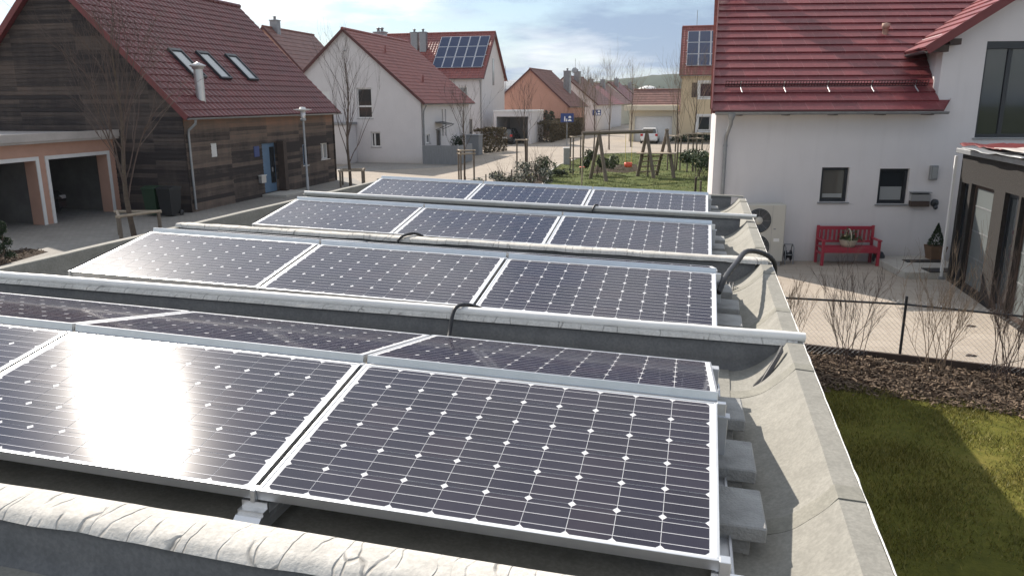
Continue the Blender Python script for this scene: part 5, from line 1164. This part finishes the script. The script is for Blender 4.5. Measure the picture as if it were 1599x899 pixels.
tree_guard(9.55, 45.3, 2.0, .42, 'tall tree guard by the evergreen bush, left of a pair', 3, .4, (1,), .045)
tree_guard(10.55, 44.4, 2.15, .45, 'tall tree guard by the evergreen bush, right of a pair', 3, 1.2, (1, .9), .045)
for i, (px, D, h, lb_) in enumerate([(928, 62, 6.5, 'bare hazy tree by the blue street sign'), (952, 66, 7.5, 'tallest bare hazy tree behind the swing frame'), (986, 70, 7.0, 'bare hazy tree left of the cream garage'), (912, 76, 6.2, 'bare hazy tree in front of the terrace houses')]):
    q = YP(px, 200, D); bare_tree(q.x, D, h, lb_, 40+i, .28, .3, .06, 4, 3, m_='twig_pale', nstem=5)
stk = thing('wooden_stake', 'single pale wooden stake standing in the lawn before the swing', 'stake', T(3.35, 36.6)); MB().tube([(0,0,0),(.02,0,2.45)], .035, 8).build('shaft', 'timber_pale', stk); MB().lathe([(.036,2.452),(.0,2.50)], 8, (.02,0,0)).build('tip', 'timber_pale', stk)
def leaf_shrub(name, x, y, w, h, n, m_, label, seed, s0=.04, s1=.09, stems=10, group=None, d=None, lumps=7, blossoms=0, cat='shrub'):
    rr = random.Random(seed); t = thing(name, label, cat, T(x, y, 0), group); d = d or w
    cl = [(rr.gauss(0,.32)*w, rr.gauss(0,.3)*d, h*rr.uniform(.25,.8), rr.uniform(.22,.4)) for _ in range(lumps)]
    def pos(r):
        c = r.choice(cl); a = r.uniform(0, 6.28); u = r.uniform(-1, 1); q = c[3]*(.55+.5*r.random()); s_ = math.sqrt(1-u*u)
        return (c[0]+COS(a)*s_*q*w*.9, c[1]+SIN(a)*s_*q*d*.9, max(.03, c[2]+u*q*h*.75))
    mb = MB(); leaves(mb, n, pos, s0, s1, rr); mb.build('foliage', m_, t)
    mb = MB()
    for i in range(stems):
        a = rr.uniform(0, 6.28); branch(mb, Vector((rr.gauss(0,.1)*w, rr.gauss(0,.1)*d, 0)), Vector((COS(a)*.45, SIN(a)*.45, 1)).normalized(), h*rr.uniform(.7,1.05), .014, 1, .4, .4, 4, 3, rr, 4, .005)
    mb.build('stems', 'twig', t)
    if blossoms: mb = MB(); leaves(mb, blossoms, pos, s0, s1*.9, rr); mb.build('blossoms', 'flower', t)
    return t
leaf_shrub('grey_shrub', -.35, 36.4, 1.5, .95, 1500, 'greyleaf', 'grey green low shrub with pale tips beside the street', 50, .035, .08, 14, blossoms=60)
leaf_shrub('mixed_shrub', .95, 37.6, 1.3, 1.15, 1300, 'greyleaf', 'mixed twiggy shrub with a few yellow blossoms beside the lawn', 51, .035, .08, 22, blossoms=26)
leaf_shrub('dark_shrub', 1.45, 40.2, 1.0, 1.35, 1200, 'evergreen', 'dark upright shrub at the lawn corner under the street bend', 52, .04, .08, 14)
leaf_shrub('ground_shrub', 2.6, 42.2, 1.3, .5, 800, 'darkgreen', 'low dark ground cover shrub along the lawn edge', 53, .04, .08, 8)
leaf_shrub('laurel_bush', 4.75, 42.3, 1.0, 1.45, 1500, 'evergreen', 'glossy evergreen bush seen through the swing frame', 54, .05, .1, 8)
leaf_shrub('laurel_bush', 10.05, 41.2, 1.75, 1.75, 2600, 'evergreen', 'big pale spotted evergreen bush by the corner of the white house', 55, .05, .11, 10, blossoms=120)
leaf_shrub('foundation_shrub', 18.3, 77.2, 3.6, .95, 1400, 'darkgreen', 'low dark shrubs at the foot of the yellow house', 56, .08, .16, 6, d=.8)
leaf_shrub('small_conifer', 4.05, 85.5, 1.3, 3.0, 1600, 'darkgreen', 'small dark conifer between the white garage and the hedge', 57, .08, .18, 5)
leaf_shrub('entrance_conifer', -3.95, 55.5, .8, 2.0, 1100, 'darkgreen', 'narrow dark conifer beside the white house entrance', 58, .05, .1, 4, d=.8)
def hedge(name, a, b_, w, h, n, m_, label, seed):
    rr = random.Random(seed); a, b_ = Vector((*a, 0)), Vector((*b_, 0)); L = (b_-a).length; yaw = math.atan2((b_-a).y, (b_-a).x)
    t = thing(name, label, 'hedge', T(a.x, a.y, 0, yaw)); mb = MB()
    def pos(r):
        x = r.uniform(0, L); hh_ = h*(1+.10*nz(x*.9, seed, 0)+.04*nz(x*3, seed, 2)); s_ = r.random()
        if s_ < .35: return (x, r.uniform(-w/2, w/2), hh_*r.uniform(.93, 1.02))
        if s_ < .75: return (x, -w/2*r.uniform(.85, 1.08), hh_*r.random())
        return (x, r.uniform(-w/2, w/2), hh_*r.random())
    leaves(mb, n, pos, .07, .16, rr); mb.build('foliage', m_, t); mb = MB()
    for i in range(int(L*5)):
        branch(mb, Vector((rr.uniform(0, L), rr.uniform(-w/3, w/3), 0)), Vector((rr.gauss(0,.12), rr.gauss(0,.12), 1)).normalized(), h*rr.uniform(.8,1.04), .016, 1, .35, .2, 3, 3, rr, 4, .007)
    mb.build('stems', 'twig', t); return t
hedge('brown_hedge', (-2.65,62.4), (-.75,65.6), .9, 1.85, 2200, 'brownleaf', 'bare brown hedge block in front of the white open garage', 60)
hedge('brown_hedge', (3.0,78.5), (8.3,99), 2.0, 1.95, 13000, 'brownleaf', 'long olive brown hedge before the salmon house', 61)
# dark shed box by the entrance
sd = thing('bin_shelter', 'dark grey bin shelter with pale lid beside the brown hedge', 'bin shelter', T(-3.5, 60.0, 0, AX)); MB().bbox(0,1.0,0,1.2,0,1.5,.01).build('box', 'greywall', sd); MB().bbox(-.06,1.06,-.06,1.26,1.503,1.56,.006).build('lid', 'zinc', sd)
# spiral topiary at the left
sp_ = thing('spiral_topiary', 'dark spiral clipped topiary in the small bed at the left', 'plant', T(-13.35, 19.75)); rr = random.Random(9); mb = MB()
def spir(r):
    u = r.random(); a = u*4*math.pi; q = .15*(1-.35*u); b_ = r.uniform(0, 6.28); w_ = .15*(1-.35*u)*math.sqrt(r.random())
    return (COS(a)*q+COS(b_)*w_, SIN(a)*q+SIN(b_)*w_*.8, .1+u*.72+r.gauss(0,.03))
leaves(mb, 1500, spir, .02, .04, rr)
def ball(r):
    a = r.uniform(0, 6.28); u = r.uniform(-1,1); q = .14*(.8+.25*r.random()); return (COS(a)*math.sqrt(1-u*u)*q, SIN(a)*math.sqrt(1-u*u)*q, .92+u*q)
leaves(mb, 450, ball, .02, .04, rr); mb.build('foliage', 'darkgreen', sp_); MB().tube([(0,0,0),(.02,.01,.9)], .02, 6).build('stem', 'bark', sp_)
# ================================================================== STREET FURNITURE
lp = thing('street_lamp', 'grey street lamp with flat round top beside the wooden house', 'street lamp', T(-8.75, 32.9))
MB().tube([(0,0,0),(0,0,.9),(0,0,.92),(0,0,3.28)], [.062,.06,.048,.044], 14).build('pole', 'zinc', lp)
MB().lathe([(.09,3.25),(.12,3.28),(.12,3.34),(.085,3.36)], 16).build('collar', 'zinc', lp); MB().lathe([(.085,3.362),(.10,3.40),(.115,3.66),(.09,3.67)], 18).build('lamp_glass', 'headlamp', lp)
MB().lathe([(.10,3.675),(.36,3.71),(.37,3.73),(.13,3.75),(.12,3.82),(0,3.83)], 24).build('lamp_hood', 'white_trim', lp)
def sign(x, y, h, label, w=.95, hh_=.64, yaw=0):
    t = thing('street_sign', label, 'street sign', T(x, y, 0, yaw), 'blue street signs'); MB().tube([(0,0,0),(0,0,h)], .035, 8).build('pole', 'zinc', t)
    b_ = MB().bbox(-w/2,w/2,-.06,-.037,h-hh_,h,.005).build('board', 'sign_blue', t)
    mb = MB(); y = -.0615
    def el(cx, cz, r_): mb.poly([(cx+r_*COS(a), y, cz+r_*SIN(a)) for a in [2*math.pi*i/10 for i in range(10)]])
    z0 = h-hh_
    el(-.22, z0+.50, .045); mb.poly([(-.28,y,z0+.20),(-.16,y,z0+.20),(-.17,y,z0+.45),(-.27,y,z0+.45)]); mb.poly([(-.27,y,z0+.07),(-.23,y,z0+.07),(-.22,y,z0+.2),(-.27,y,z0+.2)]); mb.poly([(-.20,y,z0+.07),(-.16,y,z0+.07),(-.165,y,z0+.2),(-.215,y,z0+.2)])
    el(-.04, z0+.30, .035); mb.poly([(-.09,y,z0+.07),(.0,y,z0+.07),(-.005,y,z0+.26),(-.08,y,z0+.26)])
    mb.poly([(.12,y,z0+.38),(.36,y,z0+.38),(.36,y,z0+.50),(.24,y,z0+.58),(.12,y,z0+.50)]); mb.poly([(.08,y,z0+.10),(.40,y,z0+.10),(.40,y,z0+.20),(.33,y,z0+.22),(.29,y,z0+.28),(.17,y,z0+.28),(.13,y,z0+.20),(.08,y,z0+.18)])
    mb.build('pictogram', 'sign_white', b_); return t
sign(5.15, 72.1, 2.95, 'blue traffic calmed area sign on a pole before the brown hedge', 1.2, .80)
sign(9.6, 88.0, 3.1, 'small distant blue sign in front of the terrace houses', .95, .64)
cbx = thing('utility_cabinet', 'grey utility cabinet with pale lid at the lawn edge', 'cabinet', T(3.62, 50.2)); MB().bbox(-.24,.24,-.16,.16,0,1.05,.01).build('box', 'concrete', cbx); MB().bbox(-.27,.27,-.19,.19,1.053,1.12,.01).build('lid', 'white_trim', cbx)
lf = thing('bed_fence', 'low dark post and wire fence around the planting bed', 'fence', T(-1.2, 36.2))
for x, y in ((-.9,-1.3),(.0,-.2),(1.2,2.2),(1.95,4.6)): MB().tube([(x,y,0),(x,y,.72)], .03, 7).build('post', 'darkwood', lf)
mb = MB(); 
for z in (.3,.6):
    mb.tube([(-.9,-1.3,z),(.0,-.2,z),(1.2,2.2,z),(1.95,4.6,z)], .008, 4)
mb.build('wire', 'zinc', lf)
for i, (px, py) in enumerate(((1085, 300), (1102, 300), (1108, 299))):
    pass
gp = [(1096, 306, .75, 'darkwood', 'dark short garden post before the evergreen bush'), (1104, 305, .6, 'timber', 'thin brown garden post near the white house corner')]
for px, py, h, m_, lb_ in gp:
    q = YP(px, py, 33.5); t = thing('garden_post', lb_, 'post', T(q.x-.3, 33.5)); MB().tube([(0,0,0),(0,0,h)], .05, 8).build('shaft', m_, t); MB().lathe([(.052,h+.002),(.03,h+.03),(0,h+.035)], 8).build('cap', m_, t)
for i, (x, lb_) in enumerate(((-12.9, 'dark green waste bin against the wooden house gable'), (-12.25-.05, 'black waste bin against the wooden house gable corner'))):
    yy = 27.75+.22*(-12.04-x) ; t = thing('waste_bin', lb_, 'waste bin', T(x-.15, yy, 0, AX), 'waste bins by the wooden house')
    mb = MB(); mb.add([(-.22,-.26,.06),(.22,-.26,.06),(.22,.24,.06),(-.22,.24,.06),(-.27,-.33,.98),(.27,-.33,.98),(.27,.33,.98),(-.27,.33,.98)], [(3,2,1,0),(0,1,5,4),(1,2,6,5),(2,3,7,6),(3,0,4,7),(4,5,6,7)]); mb.build('body', 'darkgreen_plastic' if i == 0 else 'black', t)
    mb = MB(); mb.prism([(-.29,-.36,.985),(-.29,.34,.985),(-.29,.34,1.06),(-.29,-.1,1.09),(-.29,-.36,1.03)], (.58,0,0)); mb.build('lid', 'darkgreen_plastic' if i == 0 else 'black', t)
    for sx in (-.25,.25): MB().lathe([(0,-.025),(.1,-.025),(.1,.025),(0,.025)], 14, (sx,.26,.1), 0, Matrix.Rotation(math.pi/2, 4, 'Y')).build('wheel', 'rubber', t)
# swing set
sw = thing('swing_set', 'round timber swing set with ladder tower on the play lawn', 'swing set', T(4.5, 39.9)); o_ = Vector((4.5, 39.9, 0))
def log(a, b_, r, nm, m_='timber'): a, b_ = Vector(a)-o_, Vector(b_)-o_; return MB().tube([a, b_], [r*1.3, r*1.2], 9).build(nm, m_, sw)
AP = [Vector((4.52,39.95,2.42)), Vector((7.2,41.35,2.42)), Vector((8.32,41.65,2.45))]
FT = [((4.18,40.7,0),(4.84,39.2,0)), ((6.87,41.95,0),(7.56,40.8,0)), ((8.0,42.45,0),(8.64,40.85,0))]
for i, (ap, ft) in enumerate(zip(AP, FT)):
    for f_ in ft: log(f_, ap+Vector(((ap.x-f_[0])*.06, (ap.y-f_[1])*.06, .1)), .075, 'leg')
bd = (AP[1]-AP[0]).normalized(); log(AP[0]-bd*1.05+Vector((0,0,.02)), AP[1]+bd*.35+Vector((0,0,.02)), .075, 'beam')
# platform and ladder between the second and third frames
mb = MB(); c0, c1 = Vector((6.98,41.62,1.28)), Vector((8.62,41.35,1.28)); 
pv = (c1-c0).normalized(); pn = Vector((-pv.y, pv.x, 0))
for i in range(6): a = c0-pn*.5+pn*i*.17-o_-pv*.25; mb.prism([a, a+pv*2.1, a+pv*2.1+pn*.15, a+pn*.15], (0,0,.05))
mb.build('platform', 'timber_pale', sw)
for z in (.28,.56,.84,1.10):
    t_ = z/2.42; a = Vector(FT[1][0]).lerp(AP[1], t_); b_ = Vector(FT[2][0]).lerp(AP[2], t_); log(a-Vector((0,.06,0)), b_-Vector((0,.06,0)), .035, 'rung', 'timber_pale')
log((7.42,41.9,0),(7.42,41.9,1.2), .04, 'ladder_stile')
s0 = AP[0].lerp(AP[1], .62)
st_ = MB(); c = s0-o_; c = Vector((c.x, c.y, .62)); st_.lathe([(0,0),(.16,0),(.20,.04),(.215,.24),(.19,.24),(.175,.06),(0,.05)], 18, c); st_.build('seat', 'red_plastic', sw)
mb = MB()
for sx in (-.19,.19): mb.tube([c+bd*sx+Vector((0,0,.2)), c+bd*sx*1.15+Vector((0,0,1.78))], .012, 5)
mb.build('rope', 'yellow_plastic', sw)
mb = MB(); mb.tube([Vector((3.62,39.47,2.44))-o_, Vector((3.62,39.47,.75))-o_], .012, 5); mb.build('climbing_rope', 'yellow_plastic', sw)
MB().lathe([(0,-.03),(.14,-.02),(.15,.0),(.14,.02),(0,.03)], 16, Vector((3.62,39.47,.74))-o_).build('disc_seat', 'red_plastic', sw)
# ================================================================== CARS
def car(x, y, yaw, paint, label, kind=0):
    """hatchback seen mostly from behind; local +x is forward, built from stations across its length"""
    t = thing('parked_car', label, 'car', T(x, y, 0, yaw), 'parked cars')
    st = [(-2.05,.30,.70,.62,.70),(-2.0,.28,.98,.74,.80),(-1.7,.26,1.02,.80,.84),(-.9,.24,1.0,.83,.86),(.4,.24,.98,.84,.86),(1.0,.25,.94,.83,.85),(1.6,.27,.86,.78,.82),(2.0,.32,.68,.64,.70)]
    mb = MB(); vs = []
    for (px, z0, z1, wt, wb) in st:
        vs += [(px,-wb*.95,z0),(px,-wb,z0+.25),(px,-wb,z1-.16),(px,-wt,z1),(px,wt,z1),(px,wb,z1-.16),(px,wb,z0+.25),(px,wb*.95,z0)]
    n = len(st); fs = [(i*8+j, i*8+(j+1) % 8, (i+1)*8+(j+1) % 8, (i+1)*8+j) for i in range(n-1) for j in range(8)]+[tuple(range(8)), tuple(range((n-1)*8, n*8))]
    mb.add(vs, fs, 0, False); b_ = mb.build('body', paint, t); md = b_.modifiers.new('bev', 'BEVEL'); md.width = .05; md.segments = 3; md.limit_method = 'ANGLE'
    gh = [(-1.96,.99,.70),(-1.72,1.42,.60),(-1.4,1.50,.58),(-.2,1.52,.58),(.35,1.44,.58),(1.05,.95,.72)]
    vs = []
    for (px, z, w_) in gh: vs += [(px,-w_,z),(px,w_,z)]
    base = [(-1.96,-.76,.97),(1.05,-.78,.93),(1.05,.78,.93),(-1.96,.76,.97)]
    mb = MB(); k = len(gh)
    L_ = [Vector(v) for v in vs]
    mb.add(L_, [(2*i, 2*i+1, 2*i+3, 2*i+2) for i in range(1, k-2)]); b2 = mb.build('roof', paint, t); md = b2.modifiers.new('s', 'SOLIDIFY'); md.thickness = .035
    mb = MB()
    mb.add([Vector((p[0], p[1]*.985, p[2]-.012)) for p in L_], [(0,1,3,2),(8,9,11,10),tuple(range(0, 2*k, 2)),tuple(range(1, 2*k, 2))]); mb.build('windows', 'glass', t)
    mb = MB()
    for sy in (-1,1):
        mb.tube([(-1.96,.74*sy,.98),(-1.72,.62*sy,1.42)], .035, 5); mb.tube([(-.55,.70*sy,.98),(-.5,.60*sy,1.5)], .03, 5); mb.tube([(.35,.6*sy,1.45),(1.05,.74*sy,.95)], .03, 5)
    mb.build('pillar', paint, t)
    for sx in (-1.3,1.3):
        for sy in (-1,1):
            w_ = MB().lathe([(.31,-.1),(.33,-.06),(.33,.06),(.31,.1),(.21,.1),(.20,.06),(.2,-.06),(.21,-.1)], 22, (sx,sy*.76,.33), 0, Matrix.Rotation(math.pi/2, 4, 'X')).build('wheel', 'rubber', t)
            MB().lathe([(0,-.075),(.2,-.085),(.2,.085),(0,.075)], 16, (sx,sy*.76,.33), 0, Matrix.Rotation(math.pi/2, 4, 'X')).build('rim', 'alu_dull', w_)
    for sy in (-1,1):
        MB().bbox(-2.07,-1.9,sy*.7-.12,sy*.7+.12,.72,.95,.03).build('tail_light', 'tail', t); MB().bbox(1.86,2.0,sy*.58-.13,sy*.58+.13,.58,.74,.03).build('headlight', 'headlamp', t)
    MB().bbox(-2.11,-1.98,-.72,.72,.34,.55,.04).build('bumper', paint if kind else 'black', t); MB().bbox(-2.075,-2.055,-.26,.26,.60,.71,.003).build('number_plate', 'white_trim', t)
    return t
car(-.25, 76.95, math.pi/2+AX+.0, 'car_dark', 'dark hatchback with red tail lights parked in the white garage')
car(13.75, 75.6+1.5, math.pi/2+AX, 'car_white', 'white hatchback parked in front of the cream garage', 1)
gq = gar.matrix_world @ Vector((1.15, 3.2, 0)); car(gq.x, gq.y, AX+0.0, 'car_dark', 'black car standing in the right bay of the peach garage')
gq = gar.matrix_world @ Vector((-1.9, 3.4, 0)); car(gq.x, gq.y, AX+math.pi, 'car_dark', 'black car hidden in the dim left bay of the peach garage')
# far things under the hill
dmn = YP(1012, 132, 640)
for dx, r_, lb_ in ((0, 11, 'pale round gas dome far below the wooded hill'), (-19, 7, 'smaller pale dome left of the gas dome far away')):
    t = thing('gas_dome', lb_, 'dome', T(dmn.x+dx, 640, 2.0 if 1 else 0), 'far domes'); mb = MB(); mb.lathe([(r_, -2), (r_, 6)], 28); mb.build('tank_wall', 'concrete', t); mb = MB(); mb.lathe([(r_*COS(a), 6+r_*.75*SIN(a)) for a in [math.pi/2*i/8 for i in range(9)]], 28); mb.build('dome_cover', 'white_trim', t)
q = YP(803, 140, 150); t = thing('barrel_roof_hall', 'grey barrel roofed hall far behind the salmon house', 'hall', T(q.x-.5, 150, 0, AX)); mb = MB(); pr = [(-6,0,4.2+2.6*0)]; mb.prism([(-9,0,0),(9,0,0),(9,0,5.0),(-9,0,5.0)], (0,14,0)); mb.build('wall', 'concrete', t)
mb = MB(); mb.prism([(-9,7-7.6*COS(a),5.003+3.2*SIN(a)) for a in [math.pi*i/14 for i in range(15)]], (18,0,0)); mb.build('roof', 'zinc', t)
rr = random.Random(77)
for i in range(12):
    px = 985+i*6.5+rr.uniform(-2,2); D = rr.uniform(230, 420); q = YP(px, 150, D); h = rr.uniform(7, 11)
    if i > 5: D += 60
    leaf_shrub('far_tree', q.x, D, h*.6, h, 260, 'brownleaf' if i % 3 else 'darkgreen', ['olive brown', 'dull brown', 'greyish brown'][i % 3]+' rounded tree far away below the wooded hill', 100+i, .35, .7, 3, group='far trees below the hill', cat='tree')
# ================================================================== LIGHT, SKY, CAMERA
SKYLOC = (5.5, 8.2, 7)
sd_ = Vector((-.446, .680, .582)).normalized()
su = bpy.data.lights.new('sun', 'SUN'); su.energy = 5.0; su.angle = R(.53); su.color = (1, .91, .80)
so = bpy.data.objects.new('sun', su); C.objects.link(so); so.rotation_euler = (-sd_).to_track_quat('-Z', 'Y').to_euler()
w = bpy.data.worlds.new('World'); S.world = w; w.use_nodes = True; nt = w.node_tree
bg = nt.nodes['Background']; sk_ = nt.nodes.new('ShaderNodeTexSky'); sk_.sky_type = 'NISHITA'; sk_.sun_disc = False
sk_.sun_elevation = math.asin(sd_.z); sk_.sun_rotation = math.atan2(sd_.x, sd_.y); sk_.air_density = 1.0; sk_.dust_density = .4; sk_.ozone_density = 2.5
tc = nt.nodes.new('ShaderNodeTexCoord'); sx = nt.nodes.new('ShaderNodeSeparateXYZ'); nt.links.new(tc.outputs['Generated'], sx.inputs[0])
zc_ = math_n(nt, 'ADD', math_n(nt, 'MAXIMUM', sx.outputs['Z'], 0), .16)
cb = nt.nodes.new('ShaderNodeCombineXYZ'); nt.links.new(math_n(nt, 'DIVIDE', sx.outputs['X'], zc_), cb.inputs[0]); nt.links.new(math_n(nt, 'DIVIDE', sx.outputs['Y'], zc_), cb.inputs[1])
mp = nt.nodes.new('ShaderNodeMapping'); nt.links.new(cb.outputs[0], mp.inputs['Vector']); mp.inputs['Location'].default_value = SKYLOC; mp.inputs['Rotation'].default_value = (0, 0, -.36)
c1 = tex_noise(nt, mp.outputs[0], .85, 10, .60); c2 = tex_noise(nt, mp.outputs[0], .45, 8, .58)
mask = ramp(nt, c1, [(.42, 0.), (.57, 1.)])
shade = ramp(nt, c2, [(.44, 1.), (.58, .0)])
# cloud decks scatter more light forward: brighter round the sun
dt = nt.nodes.new('ShaderNodeVectorMath'); dt.operation = 'DOT_PRODUCT'; nt.links.new(tc.outputs['Generated'], dt.inputs[0]); dt.inputs[1].default_value = sd_
fw = math_n(nt, 'POWER', math_n(nt, 'MAXIMUM', dt.outputs['Value'], 0), 6.0)
ccol = mix_rgb(nt, shade, (2.7, 3.6, 5.1), (9.2, 9.3, 9.4))
cs = nt.nodes.new('ShaderNodeVectorMath'); cs.operation = 'SCALE'; nt.links.new(ccol, cs.inputs[0]); nt.links.new(math_n(nt, 'ADD', 1.0, math_n(nt, 'MULTIPLY', fw, 1.1)), cs.inputs['Scale'])
hzv = ramp(nt, sx.outputs['Z'], [(0., .85), (.07, .25), (.2, 0.)])
base = mix_rgb(nt, hzv, sk_.outputs[0], (5.4, 6.5, 7.4))
col = mix_rgb(nt, math_n(nt, 'MULTIPLY', mask, .92), base, cs.outputs[0])
nt.links.new(col, bg.inputs['Color']); bg.inputs['Strength'].default_value = .083
mb = MB(); mb.box(-900, 1100, -400, 1300, -14, 62); hz_ = nt_mat('thin_spring_haze'); hm, hnt, hb_ = hz_
hnt.nodes.remove(hb_); pv_ = hnt.nodes.new('ShaderNodeVolumePrincipled'); pv_.inputs['Color'].default_value = (.80, .87, .95, 1); pv_.inputs['Density'].default_value = .00022; pv_.inputs['Anisotropy'].default_value = .0
hnt.links.new(pv_.outputs[0], hnt.nodes['Material Output'].inputs['Volume'])
tag(mb.build('haze', hm), kind='stuff')
cam = bpy.data.cameras.new('camera'); co = bpy.data.objects.new('camera', cam); C.objects.link(co); S.camera = co
cam.sensor_width = 36; cam.lens = 36*FPX/1599; cam.clip_start = .05; cam.clip_end = 8000
r_, d_, f_ = WR[0], WR[1], WR[2]
mw = Matrix((r_, -d_, -f_)).transposed().to_4x4(); mw.translation = CAM; co.matrix_world = mw
S.view_settings.view_transform = 'Standard'; S.view_settings.look = 'None'; S.view_settings.gamma = 1; S.view_settings.exposure = .55
S.cycles.max_bounces = 6; S.cycles.diffuse_bounces = 3; S.cycles.glossy_bounces = 3; S.cycles.transmission_bounces = 2
S.cycles.use_denoising = True
S.cycles.sample_clamp_indirect = 6
